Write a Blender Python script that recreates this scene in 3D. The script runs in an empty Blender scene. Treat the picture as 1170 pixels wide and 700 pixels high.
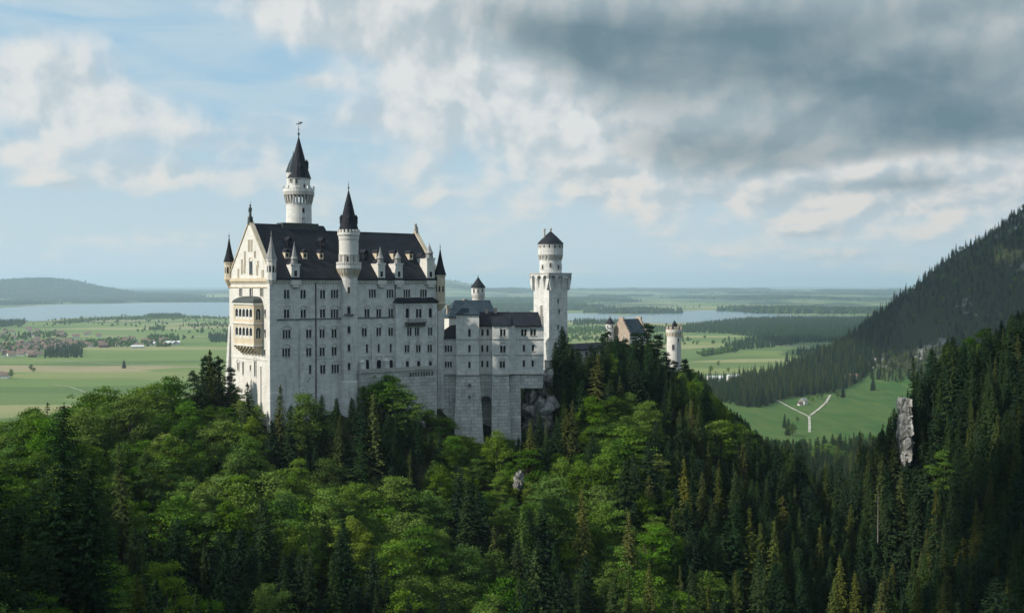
import bpy, bmesh, math, random
import numpy as np
from mathutils import Vector, Matrix

SC = bpy.context.scene
COL = SC.collection
rad = math.radians
F, PCX, PCY, EYE = 1290.0, 585.0, 350.0, 326.0      # focal length and centre in photo pixels, eye-level row
PITCH = math.atan((PCY - EYE) / F)

# ------------------------------------------------------------------ camera
cam = bpy.data.cameras.new("camera")
cam.sensor_width = 36.0
cam.lens = 36.0 * F / 1170.0
cam.clip_start = 1.0
cam.clip_end = 120000.0
camo = bpy.data.objects.new("camera", cam)
COL.objects.link(camo)
camo.location = (0, 0, 0)
camo.rotation_euler = (math.pi / 2 - PITCH, 0, 0)
SC.camera = camo

# ------------------------------------------------------------------ light and exposure
SUN_ELEV = rad(37)
SUN_AZ = math.atan2(-0.93, -0.37)                    # clockwise from +Y
SUN_DIR = Vector((math.sin(SUN_AZ) * math.cos(SUN_ELEV), math.cos(SUN_AZ) * math.cos(SUN_ELEV), math.sin(SUN_ELEV)))
sun = bpy.data.lights.new("sun", "SUN")
sun.energy = 4.2
sun.angle = rad(0.6)
sun.color = (1.0, 0.93, 0.82)
suno = bpy.data.objects.new("sun", sun)
COL.objects.link(suno)
suno.location = (0, 0, 500)
suno.rotation_euler = SUN_DIR.to_track_quat('Z', 'Y').to_euler()

SC.view_settings.view_transform = 'Standard'
SC.view_settings.look = 'None'
SC.view_settings.gamma = 1.0
SC.view_settings.exposure = 0.3
SC.render.film_transparent = False
SC.cycles.use_denoising = True
SC.cycles.max_bounces = 6
SC.cycles.diffuse_bounces = 3
SC.cycles.glossy_bounces = 2
SC.cycles.transmission_bounces = 3
SC.cycles.transparent_max_bounces = 4
SC.cycles.volume_bounces = 2
SC.cycles.caustics_reflective = False
SC.cycles.caustics_refractive = False


class Graph:
    """small helper that writes math-node expressions"""
    def __init__(self, tree):
        self.t = tree
        self.n = tree.nodes
        self.l = tree.links

    def node(self, kind, **kw):
        nd = self.n.new(kind)
        for k, v in kw.items():
            setattr(nd, k, v)
        return nd

    def put(self, sock, v):
        if isinstance(v, bpy.types.NodeSocket):
            self.l.new(v, sock)
        else:
            sock.default_value = v

    def m(self, op, a, b=None, c=None, clamp=False):
        nd = self.node('ShaderNodeMath', operation=op)
        nd.use_clamp = clamp
        self.put(nd.inputs[0], a)
        if b is not None:
            self.put(nd.inputs[1], b)
        if c is not None:
            self.put(nd.inputs[2], c)
        return nd.outputs[0]

    def add(self, a, b): return self.m('ADD', a, b)
    def sub(self, a, b): return self.m('SUBTRACT', a, b)
    def mul(self, a, b): return self.m('MULTIPLY', a, b)

    def step(self, x, lo, hi, a=0.0, b=1.0, smooth=True):
        nd = self.node('ShaderNodeMapRange')
        nd.interpolation_type = 'SMOOTHSTEP' if smooth else 'LINEAR'
        self.put(nd.inputs['Value'], x)
        nd.inputs['From Min'].default_value = lo
        nd.inputs['From Max'].default_value = hi
        nd.inputs['To Min'].default_value = a
        nd.inputs['To Max'].default_value = b
        return nd.outputs[0]

    def mix(self, f, a, b, blend='MIX'):
        nd = self.node('ShaderNodeMix', data_type='RGBA', blend_type=blend)
        self.put(nd.inputs[0], f)
        self.put(nd.inputs[6], a if isinstance(a, bpy.types.NodeSocket) else (*a, 1.0))
        self.put(nd.inputs[7], b if isinstance(b, bpy.types.NodeSocket) else (*b, 1.0))
        return nd.outputs[2]

    def xyz(self, x, y, z):
        nd = self.node('ShaderNodeCombineXYZ')
        for s, v in zip(nd.inputs, (x, y, z)):
            self.put(s, v)
        return nd.outputs[0]

    def noise(self, vec, scale, detail=5.0, rough=0.55, dist=0.0, dims='3D', color=False):
        nd = self.node('ShaderNodeTexNoise', noise_dimensions=dims)
        if vec is not None:
            self.put(nd.inputs['Vector'], vec)
        nd.inputs['Scale'].default_value = scale
        nd.inputs['Detail'].default_value = detail
        nd.inputs['Roughness'].default_value = rough
        nd.inputs['Distortion'].default_value = dist
        return nd.outputs['Color' if color else 'Fac']


# ------------------------------------------------------------------ world: daylight sky with procedural clouds
def build_world():
    w = bpy.data.worlds.new("World")
    SC.world = w
    w.use_nodes = True
    t = w.node_tree
    t.nodes.clear()
    g = Graph(t)
    sky = g.node('ShaderNodeTexSky', sky_type='NISHITA')
    sky.sun_disc = False
    sky.sun_elevation = SUN_ELEV
    sky.sun_rotation = SUN_AZ
    sky.altitude = 900
    sky.air_density = 1.0
    sky.dust_density = 1.4
    sky.ozone_density = 1.6
    tc = g.node('ShaderNodeTexCoord')
    sep = g.node('ShaderNodeSeparateXYZ')
    t.links.new(tc.outputs['Generated'], sep.inputs[0])
    X, Y, Z = sep.outputs
    az = g.m('ARCTAN2', X, Y)
    el = g.m('ARCSINE', Z)
    elp = g.m('MAXIMUM', el, 0.0)
    lel = g.m('LOGARITHM', g.add(elp, 0.075), math.e)       # clouds crowd together towards the horizon
    # domain
    P = g.xyz(g.mul(az, 4.6), g.mul(lel, 1.05), 0.0)
    sunv = g.xyz(-0.05, 0.05, 0.0)                          # towards the sun, up and left
    def offs(vec, o):
        nd = g.node('ShaderNodeVectorMath', operation='ADD')
        g.put(nd.inputs[0], vec); g.put(nd.inputs[1], o)
        return nd.outputs[0]
    P = offs(P, (3.7, 11.3, 5.0))
    n_big = g.noise(P, 1.5, 3.0, 0.5, 0.4)
    n_a = g.noise(P, 3.4, 8.0, 0.50, 0.2)
    n_b = g.noise(offs(P, sunv), 3.4, 8.0, 0.50, 0.2)
    n_soft = g.noise(offs(g.xyz(g.mul(az, 3.0), g.mul(lel, 1.5), 2.0), (1.0, 2.0, 0.0)), 2.6, 6.0, 0.5, 0.6)
    n_wisp = g.noise(offs(g.xyz(g.mul(az, 3.0), g.mul(lel, 3.6), 2.0), (7.0, 2.0, 0.0)), 3.0, 7.0, 0.55, 0.6)

    def blob(px, py, sx, sy, wgt, tilt=0.0):
        a0 = math.atan((px - PCX) / F); e0 = math.atan((EYE - py) / F)
        da = g.sub(az, a0); de = g.sub(el, e0)
        c, s = math.cos(tilt), math.sin(tilt)
        u = g.add(g.mul(da, c), g.mul(de, s)); v = g.sub(g.mul(de, c), g.mul(da, s))
        u = g.mul(u, F / sx); v = g.mul(v, F / sy)
        r2 = g.add(g.mul(u, u), g.mul(v, v))
        return g.mul(g.m('EXPONENT', g.mul(r2, -1.0)), wgt)

    def total(items):
        s = items[0]
        for i in items[1:]:
            s = g.add(s, i)
        return s
    # where the large cloud banks and the blue gaps lie on the sky of that hour
    cover = total([
        blob(880, 70, 330, 125, 0.60), blob(1150, 120, 220, 110, 0.45), blob(640, 40, 190, 60, 0.30),
        blob(640, 140, 150, 34, 0.34, -0.75), blob(695, 205, 60, 24, 0.20), blob(590, 175, 110, 40, 0.12),
        blob(1010, 208, 190, 20, 0.30, 0.08), blob(1130, 215, 70, 18, 0.2), blob(925, 262, 45, 14, 0.22), blob(962, 294, 36, 8, 0.22), blob(1000, 240, 90, 10, 0.14),
        blob(370, 15, 110, 40, 0.32), blob(470, 30, 90, 30, 0.26), blob(40, 95, 90, 40, 0.22), blob(110, 140, 170, 36, 0.20), blob(60, 5, 70, 16, 0.18),
        blob(490, 105, 55, 34, 0.22), blob(365, 98, 34, 10, 0.26), blob(430, 140, 60, 20, 0.12), blob(180, 205, 80, 20, 0.24), blob(320, 170, 70, 30, 0.18), blob(25, 190, 40, 18, 0.24), blob(60, 218, 60, 10, 0.18), blob(300, 210, 90, 26, 0.12), blob(130, 275, 90, 8, 0.12),
        blob(210, 55, 60, 40, -0.30), blob(290, 100, 90, 40, -0.22), blob(540, 75, 34, 16, -0.16), blob(150, 35, 40, 20, -0.20), blob(400, 110, 26, 14, -0.10),
        blob(240, 240, 160, 30, -0.08), blob(60, 265, 140, 26, -0.08), blob(760, 262, 130, 20, -0.08), blob(20, 45, 40, 14, -0.12),
    ])
    dark = total([
        blob(830, 50, 260, 62, 0.80, -0.06), blob(1000, 110, 230, 66, 0.75, 0.0), blob(1120, 165, 150, 36, 0.55, 0.08), blob(640, 45, 110, 26, 0.50, -0.3),
        blob(820, 178, 130, 26, 0.55, -0.05), blob(730, 100, 110, 50, 0.30, -0.7), blob(1040, 218, 60, 8, 0.40), blob(1200, 10, 160, 60, 0.5),
        blob(930, 270, 60, 6, 0.22), blob(1090, 62, 140, 20, -0.28, 0.12), blob(820, 132, 190, 26, -0.20, 0.10), blob(640, 150, 110, 24, -0.6, -0.8), blob(700, 205, 50, 18, -0.4), blob(1010, 197, 160, 9, -0.45, 0.1), blob(1140, 208, 50, 14, -0.5),
    ])
    dark = g.m('ADD', dark, 0.0, clamp=True)
    field = g.add(g.add(g.mul(n_a, 0.75), g.mul(n_big, 0.30)), cover)
    mask = g.step(field, 0.50, 0.78)
    veil = g.mul(g.step(n_wisp, 0.25, 0.75), 0.78)            # thin high cloud
    hz = g.step(el, 0.0, 0.19, 1.0, 0.0)                     # paler towards the horizon
    veil = g.m('MAXIMUM', veil, hz)
    rel = g.sub(n_a, n_b)                                     # bright towards the sun, dim on the far side
    relief = g.step(rel, -0.09, 0.09, -1.0, 1.0, smooth=False)
    thick = g.step(field, 0.70, 1.15)
    calm = g.sub(1.0, g.mul(dark, 0.72))
    dk = g.mul(dark, g.add(g.add(0.34, g.mul(n_soft, 0.82)), g.mul(n_a, 0.16)))
    dk = g.add(dk, g.mul(thick, 0.06))
    dk = g.sub(dk, g.mul(g.mul(relief, 0.11), calm))
    dk = g.m('ADD', dk, g.mul(g.sub(n_a, 0.5), g.mul(calm, -0.35)), clamp=True)
    zen = g.step(Z, 0.30, 0.80)                               # unseen overhead cloud brightened to fill the shaded walls
    dk = g.mul(dk, g.sub(1.0, zen))
    lit = g.mix(g.step(el, 0.02, 0.16), (6.5, 6.15, 5.7), (6.15, 6.3, 6.3))
    white = g.mix(g.step(relief, -1, 1), (4.7, 5.35, 5.75), lit)
    ramp = g.mix(dk, white, (1.24, 1.95, 2.32))
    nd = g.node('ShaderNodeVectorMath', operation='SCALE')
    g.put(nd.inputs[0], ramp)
    g.put(nd.inputs['Scale'], g.add(1.0, g.mul(zen, ZENITH_BOOST)))
    cloud = g.mix(zen, nd.outputs[0], g.mix(1.0, nd.outputs[0], (1.04, 0.98, 0.90), 'MULTIPLY'))  # overhead cloud warmed too, against bluish shade on the walls
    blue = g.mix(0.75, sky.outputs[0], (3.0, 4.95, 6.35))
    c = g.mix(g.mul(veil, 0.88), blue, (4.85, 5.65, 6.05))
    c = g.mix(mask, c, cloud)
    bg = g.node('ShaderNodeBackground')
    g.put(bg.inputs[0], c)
    bg.inputs[1].default_value = 0.1
    out = g.node('ShaderNodeOutputWorld')
    t.links.new(bg.outputs[0], out.inputs[0])
    w.cycles.sampling_method = 'MANUAL'
    w.cycles.sample_map_resolution = 512


ZENITH_BOOST = 1.5  # added brightness of the unseen sky overhead
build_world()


# ------------------------------------------------------------------ pixel <-> place
def ray(px, py):
    dx = (px - PCX) / F; dy = (PCY - py) / F
    c, s = math.cos(PITCH), math.sin(PITCH)
    return Vector((dx, c + s * dy, -s + c * dy))

def at(px, py, Y):
    r = ray(px, py)
    return r * (Y / r.y)

def on_level(px, py, z):
    r = ray(px, py)
    return r * (z / r.z)

def to_px(x, y, z):
    c, s = math.cos(PITCH), math.sin(PITCH)
    d = y * c - z * s
    v = y * s + z * c
    return PCX + F * x / d, PCY - F * v / d


# ------------------------------------------------------------------ mesh builder
class MB:
    def __init__(self):
        self.v = []; self.f = []

    def face(self, pts):
        i = len(self.v)
        self.v += [tuple(p) for p in pts]
        self.f.append(tuple(range(i, i + len(pts))))

    def hexa(self, a, b):
        """a: four bottom points, b: four top points, both counter-clockwise from above"""
        i = len(self.v)
        self.v += [tuple(p) for p in a] + [tuple(p) for p in b]
        self.f += [(i + 3, i + 2, i + 1, i), (i + 4, i + 5, i + 6, i + 7)]
        for k in range(4):
            j = (k + 1) % 4
            self.f.append((i + k, i + j, i + 4 + j, i + 4 + k))

    def box(self, x0, x1, y0, y1, z0, z1):
        self.hexa([(x0, y0, z0), (x1, y0, z0), (x1, y1, z0), (x0, y1, z0)], [(x0, y0, z1), (x1, y0, z1), (x1, y1, z1), (x0, y1, z1)])

    def frustum(self, b0, b1, z0, z1):
        x0, x1, y0, y1 = b0; u0, u1, w0, w1 = b1
        self.hexa([(x0, y0, z0), (x1, y0, z0), (x1, y1, z0), (x0, y1, z0)], [(u0, w0, z1), (u1, w0, z1), (u1, w1, z1), (u0, w1, z1)])

    def prism(self, poly, z0, z1, s=1.0):
        n = len(poly); i = len(self.v)
        cx = sum(p[0] for p in poly) / n; cy = sum(p[1] for p in poly) / n
        self.v += [(x, y, z0) for x, y in poly] + [(cx + (x - cx) * s, cy + (y - cy) * s, z1) for x, y in poly]
        self.f.append(tuple(range(i + n - 1, i - 1, -1))); self.f.append(tuple(range(i + n, i + 2 * n)))
        for k in range(n):
            j = (k + 1) % n
            self.f.append((i + k, i + j, i + n + j, i + n + k))

    def lathe(self, prof, n=16, cx=0.0, cy=0.0, ph=0.0):
        i = len(self.v); m = len(prof)
        for r, z in prof:
            for k in range(n):
                a = ph + 2 * math.pi * k / n
                self.v.append((cx + r * math.cos(a), cy + r * math.sin(a), z))
        for j in range(m - 1):
            for k in range(n):
                q = (k + 1) % n
                self.f.append((i + j * n + k, i + j * n + q, i + (j + 1) * n + q, i + (j + 1) * n + k))
        self.f.append(tuple(i + (m - 1) * n + k for k in range(n)))
        self.f.append(tuple(i + n - 1 - k for k in range(n)))

    def tube(self, pts, r0, r1=None, n=6):
        r1 = r0 if r1 is None else r1
        pts = [Vector(p) for p in pts]; i = len(self.v); m = len(pts)
        for k, p in enumerate(pts):
            d = (pts[min(k + 1, m - 1)] - pts[max(k - 1, 0)]).normalized()
            a = d.orthogonal().normalized(); b = d.cross(a)
            r = r0 + (r1 - r0) * k / max(m - 1, 1)
            for q in range(n):
                t = 2 * math.pi * q / n
                self.v.append(tuple(p + a * (r * math.cos(t)) + b * (r * math.sin(t))))
        for k in range(m - 1):
            for q in range(n):
                w = (q + 1) % n
                self.f.append((i + k * n + q, i + k * n + w, i + (k + 1) * n + w, i + (k + 1) * n + q))
        self.f.append(tuple(i + n - 1 - q for q in range(n))); self.f.append(tuple(i + (m - 1) * n + q for q in range(n)))

    def build(self, name, mat, parent=None, smooth=False):
        me = bpy.data.meshes.new(name)
        me.from_pydata(self.v, [], self.f)
        me.update()
        if smooth:
            me.polygons.foreach_set('use_smooth', [True] * len(me.polygons))
        me.materials.append(mat)
        o = bpy.data.objects.new(name, me)
        COL.objects.link(o)
        if parent is not None:
            o.parent = parent
        return o


def tag(o, label=None, cat=None, group=None, kind=None):
    if label: o['label'] = label
    if cat: o['category'] = cat
    if group: o['group'] = group
    if kind: o['kind'] = kind
    return o

def empty(name, loc, rz=0.0, label=None, cat=None, group=None):
    o = bpy.data.objects.new(name, None)
    o.empty_display_size = 1.0
    COL.objects.link(o)
    o.location = loc; o.rotation_euler = (0, 0, rz)
    return tag(o, label, cat, group)


# ------------------------------------------------------------------ materials
def new_mat(name):
    m = bpy.data.materials.new(name)
    m.use_nodes = True
    m.node_tree.nodes.clear()
    g = Graph(m.node_tree)
    out = g.node('ShaderNodeOutputMaterial')
    b = g.node('ShaderNodeBsdfPrincipled')
    m.node_tree.links.new(b.outputs[0], out.inputs[0])
    return m, g, b, out

def masonry(name, c1, c2, stain, rough=0.85, block=None, bump=0.25, streak=0.35, mortar=0.86, tone=1.06):
    """stone wall: blotches, rain streaks down the face and, if asked for, courses of blocks"""
    m, g, b, out = new_mat(name)
    tc = g.node('ShaderNodeTexCoord')
    P = tc.outputs['Object']
    mp = g.node('ShaderNodeMapping'); g.put(mp.inputs[0], P); mp.inputs['Scale'].default_value = (1.0, 1.0, 0.10)
    st = g.noise(mp.outputs[0], 0.9, 6.0, 0.6)
    bl = g.noise(P, 0.35, 7.0, 0.6)
    fine = g.noise(P, 3.0, 4.0, 0.6)
    col = g.mix(g.step(bl, 0.32, 0.68), c1, c2)
    col = g.mix(g.mul(g.step(st, 0.50, 0.78), streak), col, stain)
    col = g.mix(g.mul(g.step(fine, 0.45, 0.8), 0.16), col, stain)
    mp2 = g.node('ShaderNodeMapping'); g.put(mp2.inputs[0], P); mp2.inputs['Scale'].default_value = (0.35, 0.35, 0.022)
    col = g.mix(g.mul(g.step(g.noise(mp2.outputs[0], 1.0, 8.0, 0.7), 0.50, 0.72), streak * 0.6), col, stain)
    hgt = fine
    if block:
        sep = g.node('ShaderNodeSeparateXYZ'); g.put(sep.inputs[0], P)
        xy = g.add(sep.outputs[0], g.mul(sep.outputs[1], 0.9))
        br = g.node('ShaderNodeTexBrick')
        g.put(br.inputs['Vector'], g.xyz(xy, sep.outputs[2], 0.0))
        br.inputs['Color1'].default_value = (2 - tone, 2 - tone, 2 - tone, 1)
        br.inputs['Color2'].default_value = (tone, tone, tone * 0.985, 1)
        br.inputs['Mortar'].default_value = (mortar, mortar, mortar, 1)
        br.inputs['Scale'].default_value = 1.0
        br.inputs['Mortar Size'].default_value = block[1] * 0.07
        br.inputs['Brick Width'].default_value = block[0]
        br.inputs['Row Height'].default_value = block[1]
        br.inputs['Bias'].default_value = 0.0
        col = g.mix(1.0, col, br.outputs['Color'], 'MULTIPLY')
    g.put(b.inputs['Base Color'], col)
    b.inputs['Roughness'].default_value = rough
    bm_ = g.node('ShaderNodeBump'); bm_.inputs['Strength'].default_value = bump; bm_.inputs['Distance'].default_value = 0.12
    g.put(bm_.inputs['Height'], hgt); g.put(b.inputs['Normal'], bm_.outputs[0])
    return m

def slate(name, c1, c2, rough=0.5):
    m, g, b, out = new_mat(name)
    tc = g.node('ShaderNodeTexCoord'); P = tc.outputs['Object']
    n = g.noise(P, 0.5, 6.0, 0.6); n2 = g.noise(P, 4.0, 3.0, 0.6)
    sep = g.node('ShaderNodeSeparateXYZ'); g.put(sep.inputs[0], P)
    row = g.m('FRACT', g.mul(sep.outputs[2], 2.2))
    col = g.mix(g.step(n, 0.35, 0.65), c1, c2)
    col = g.mix(g.mul(g.step(n2, 0.5, 0.75), 0.35), col, tuple(1.7 * q for q in c2))
    g.put(b.inputs['Base Color'], col)
    b.inputs['Roughness'].default_value = rough
    b.inputs['Specular IOR Level'].default_value = 0.2
    bm_ = g.node('ShaderNodeBump'); bm_.inputs['Strength'].default_value = 0.5; bm_.inputs['Distance'].default_value = 0.1
    g.put(bm_.inputs['Height'], g.add(row, g.mul(n2, 0.8))); g.put(b.inputs['Normal'], bm_.outputs[0])
    return m

def plain(name, c, rough=0.7, metal=0.0, var=0.25, scale=2.0):
    m, g, b, out = new_mat(name)
    tc = g.node('ShaderNodeTexCoord')
    n = g.noise(tc.outputs['Object'], scale, 5.0, 0.6)
    g.put(b.inputs['Base Color'], g.mix(g.step(n, 0.3, 0.7), tuple(q * (1 - var) for q in c), tuple(q * (1 + var) for q in c)))
    b.inputs['Roughness'].default_value = rough
    b.inputs['Metallic'].default_value = metal
    return m

M = {}
M['white'] = masonry('pale_limestone', (0.70, 0.69, 0.665), (0.57, 0.56, 0.535), (0.34, 0.33, 0.305), block=(1.5, 0.75), streak=0.75, tone=1.09)
M['cream'] = masonry('cream_limestone', (0.68, 0.66, 0.62), (0.60, 0.58, 0.535), (0.38, 0.355, 0.31), block=(1.2, 0.6), streak=0.5)
M['ochre'] = masonry('ochre_sandstone', (0.60, 0.515, 0.385), (0.52, 0.435, 0.31), (0.25, 0.18, 0.11), streak=0.3)
M['frame'] = masonry('window_surround_stone', (0.53, 0.52, 0.49), (0.45, 0.44, 0.41), (0.28, 0.27, 0.25), streak=0.4)
M['trim'] = masonry('weathered_trim', (0.46, 0.44, 0.40), (0.38, 0.36, 0.33), (0.2, 0.19, 0.18), streak=0.4)
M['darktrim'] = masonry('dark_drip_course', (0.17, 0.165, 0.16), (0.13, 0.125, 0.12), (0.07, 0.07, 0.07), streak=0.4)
M['rubble'] = masonry('grey_rusticated_stone', (0.56, 0.55, 0.525), (0.43, 0.42, 0.40), (0.22, 0.215, 0.20), block=(2.3, 1.15), bump=0.8, streak=0.6, mortar=0.62, tone=1.17)
M['brick'] = masonry('red_brown_brick', (0.41, 0.335, 0.27), (0.35, 0.28, 0.22), (0.18, 0.11, 0.08), block=(0.7, 0.35), streak=0.2)
M['slate'] = slate('dark_slate', (0.006, 0.008, 0.013), (0.016, 0.019, 0.027), 0.62)
M['skylitslate'] = slate('skylit_blue_slate', (0.020, 0.034, 0.047), (0.034, 0.053, 0.069), 0.55)  # blue sheen of sky light on lit roofs put into the slate colour
M['greyslate'] = slate('grey_sheet_roof', (0.22, 0.22, 0.22), (0.28, 0.28, 0.27), 0.5)
M['glass'] = plain('dark_window_glass', (0.026, 0.030, 0.036), 0.12, 0.0, 0.7, 0.45)  # uneven glass tone stands in for glints on the panes
M['copper'] = plain('dark_bronze', (0.055, 0.065, 0.06), 0.55, 0.4)
M['iron'] = plain('dark_iron', (0.05, 0.05, 0.05), 0.6, 0.3)

# ------------------------------------------------------------------ terrain
PLAIN = -160.0

def sstep(x, a, b):
    t = np.clip((np.asarray(x, float) - a) / (b - a), 0, 1)
    return t * t * (3 - 2 * t)

def hash2(ix, iy, seed):
    h = (ix * 374761393 + iy * 668265263 + seed * 974711) & 0x7fffffff
    h = (h ^ (h >> 13)) * 1274126177 & 0x7fffffff
    return ((h ^ (h >> 16)) & 0xffff) / 65535.0

def vnoise(x, y, seed=0):
    x = np.asarray(x, float); y = np.asarray(y, float)
    ix = np.floor(x).astype(np.int64); iy = np.floor(y).astype(np.int64)
    fx = x - ix; fy = y - iy
    fx = fx * fx * (3 - 2 * fx); fy = fy * fy * (3 - 2 * fy)
    a = hash2(ix, iy, seed); b = hash2(ix + 1, iy, seed); c = hash2(ix, iy + 1, seed); d = hash2(ix + 1, iy + 1, seed)
    return (a * (1 - fx) + b * fx) * (1 - fy) + (c * (1 - fx) + d * fx) * fy

def fbm(x, y, octs=4, seed=0):
    s = 0.0; a = 0.5
    for k in range(octs):
        s = s + a * vnoise(np.asarray(x) * 2 ** k, np.asarray(y) * 2 ** k, seed + k)
        a *= 0.5
    return s / (1 - 0.5 ** octs)

CTRL = np.array([
    # castle rock, top
    (-98, 372, -46), (-80, 340, -46), (-70, 350, -42), (-60, 380, -40), (-42, 372, -39), (-30, 384, -38), (-20, 410, -36), (20, 440, -36),
    (60, 490, -40), (78, 515, -46), (40, 425, -38), (-30, 372, -44),
    # castle rock, flank towards the ravine
    (-15, 378, -58), (10, 378, -60), (34, 388, -54), (-88, 325, -55), (-60, 318, -64), (-30, 335, -64), (0, 355, -72), (35, 368, -70),
    (60, 400, -62), (90, 440, -66), (118, 485, -98), (104, 520, -88), (-90, 290, -66), (-50, 280, -82), (-10, 300, -92), (30, 320, -96), (70, 350, -93),
    (110, 400, -94), (150, 480, -122),
    # ravine
    (0, 0, -95), (10, 80, -105), (25, 160, -112), (45, 230, -118), (80, 300, -126), (130, 370, -131), (190, 470, -140), (250, 600, -150), (330, 800, -158),
    (-10, 220, -112), (30, 265, -112), (-60, 235, -98),
    # left bank and its crest
    (-112, 300, -54), (-138, 250, -56), (-120, 200, -52), (-90, 160, -50), (-60, 110, -50), (-52, 70, -45), (-70, 40, -25), (-70, 180, -66), (-60, 205, -84),
    (-150, 90, 25), (-175, 150, 12), (-130, 55, 25), (-190, 205, -25), (-120, 110, -5), (-140, 160, -18),  # unseen high ground, raised to shade the near left hollow
    (-185, 310, -82), (-240, 350, -122), (-200, 450, -125), (-150, 450, -95), (-300, 300, -140), (-260, 200, -80), (-280, 100, 0), (-200, 0, 60),
    # behind the castle
    (-100, 420, -74), (-60, 470, -92), (0, 530, -105), (60, 590, -115), (130, 560, -120), (-150, 560, -150), (0, 660, -157), (150, 700, -158), (-300, 500, -156),
    # right bank
    (50, 40, -75), (60, 120, -85), (80, 200, -92), (105, 270, -102), (140, 335, -76), (152, 398, -44), (134, 428, -108), (141, 402, -58), (122, 330, -108),
    (185, 410, -30), (170, 330, -54), (150, 240, -66), (130, 150, -45), (260, 400, 14), (250, 300, 8), (225, 200, 2), (200, 100, 10),
    (205, 485, -82), (235, 570, -122), (310, 500, -45), (350, 600, -85), (400, 450, 60), (420, 720, -105), (600, 200, 150), (600, 500, 110), (640, 760, -60),
    (0, -150, -40), (-200, -150, 60), (200, -150, 40), (450, 0, 140),
], float)

def rbf_setup():
    d = np.linalg.norm(CTRL[:, None, :2] - CTRL[None, :, :2], axis=2)
    n = len(CTRL)
    A = np.zeros((n + 3, n + 3))
    A[:n, :n] = np.sqrt(d * d + 12.0 ** 2)
    A[:n, n] = 1; A[:n, n + 1:] = CTRL[:, :2]; A[n, :n] = 1; A[n + 1:, :n] = CTRL[:, :2].T
    return np.linalg.solve(A, np.concatenate([CTRL[:, 2], [0, 0, 0]]))
RBF_W = rbf_setup()

def rbf(x, y):
    n = len(CTRL)
    out = RBF_W[n] + RBF_W[n + 1] * x + RBF_W[n + 2] * y
    for k in range(n):
        out = out + RBF_W[k] * np.sqrt((x - CTRL[k, 0]) ** 2 + (y - CTRL[k, 1]) ** 2 + 144.0)
    return out

def near_mask(x, y):
    return sstep(x, -470, -290) * (1 - sstep(x, 640, 900)) * (1 - sstep(y, 740, 960)) * sstep(y, -420, -220)

def mountain(x, y):
    yy = np.asarray(y, float)
    d = np.asarray(x) - 535.0 - np.where(yy > 1985, 0.55, -0.35) * (yy - 1985)
    d = d + 70 * (fbm(np.asarray(x) / 240.0, np.asarray(y) / 240.0, 4, 31) - 0.5)
    soft = np.where(d > 400, d, 45 * np.log1p(np.exp(np.clip(d / 45.0, -30, 30))))
    h = soft * 0.81
    h = np.where(h > 250, 250 + 150 * np.tanh((h - 250) / 150), h)
    h = h + np.clip(soft, 0, 120) / 120 * 22 * (fbm(np.asarray(x) / 70.0, np.asarray(y) / 70.0, 4, 77) - 0.5)
    w = sstep(y, 1250, 1900) * (1 - sstep(y, 2700, 3700))
    return h * w

def far_hills(x, y):
    r = np.hypot(x, y)
    h = 70 * sstep(r, 11500, 24000) * fbm(np.asarray(x) / 2600.0 + 5, np.asarray(y) / 2200.0, 4, 11)
    h = h + 70 * sstep(r, 24000, 45000) * fbm(np.asarray(x) / 9000.0, np.asarray(y) / 6000.0, 3, 12)
    h = h + 60 * sstep(y, 7300, 9500) * sstep(x, 300, 1200) * np.clip(fbm(np.asarray(x) / 900.0, np.asarray(y) / 700.0, 3, 13) - 0.36, 0, 1)
    def bump(cx, cy, sx, sy, a):
        return a * np.exp(-((x - cx) / sx) ** 2 - ((y - cy) / sy) ** 2)
    h = h + bump(-5650, 13600, 480, 1500, 185) + bump(-6400, 13800, 700, 1500, 105) + bump(-4950, 13400, 380, 1200, 70) + bump(-7600, 14000, 900, 1500, 75) + bump(-4100, 14200, 500, 1300, 40)
    h = h + bump(-3300, 15500, 600, 1800, 62) + bump(-1100, 17800, 620, 2200, 165) + bump(-1900, 17600, 900, 2200, 110) + bump(300, 18000, 1100, 2200, 70) + bump(3300, 20000, 3500, 3000, 45)
    return h

# lake shores, read off the picture and laid on the plain
LAKE_Z = PLAIN + 0.6
LAKES = [
    [(-140, 351), (0, 352), (60, 348), (120, 347.3), (160, 346), (262, 345), (340, 345.5), (340, 364), (240, 363), (225, 360.5), (200, 360), (150, 360.5), (110, 362), (75, 364),
     (50, 366.5), (20, 367), (0, 366), (-140, 367)],
    [(560, 357), (640, 357.5), (690, 358), (712, 360), (740, 357.4), (770, 355.8), (800, 354.6), (830, 354), (850, 355.6), (885, 356.4), (880, 358.4), (910, 360), (960, 360.8), (1010, 361.2),
     (1010, 362.6), (940, 362.6), (900, 362.8), (860, 364), (830, 366), (800, 368), (760, 369), (730, 368.5), (700, 367), (640, 366), (560, 365)],
]
LAKE_XY = []
for k, poly in enumerate(LAKES):
    pts = [on_level(px, py, LAKE_Z) for px, py in poly]
    LAKE_XY.append(np.array([(p.x, p.y) for p in pts]))

def in_poly(x, y, poly):
    x = np.asarray(x, float); y = np.asarray(y, float)
    ins = np.zeros(x.shape, bool)
    n = len(poly)
    for i in range(n):
        x0, y0 = poly[i]; x1, y1 = poly[(i + 1) % n]
        c = ((y0 > y) != (y1 > y)) & (x < (x1 - x0) * (y - y0) / (y1 - y0 + 1e-12) + x0)
        ins ^= c
    return ins

def in_lake(x, y):
    return in_poly(x, y, LAKE_XY[0]) | in_poly(x, y, LAKE_XY[1])

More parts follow.
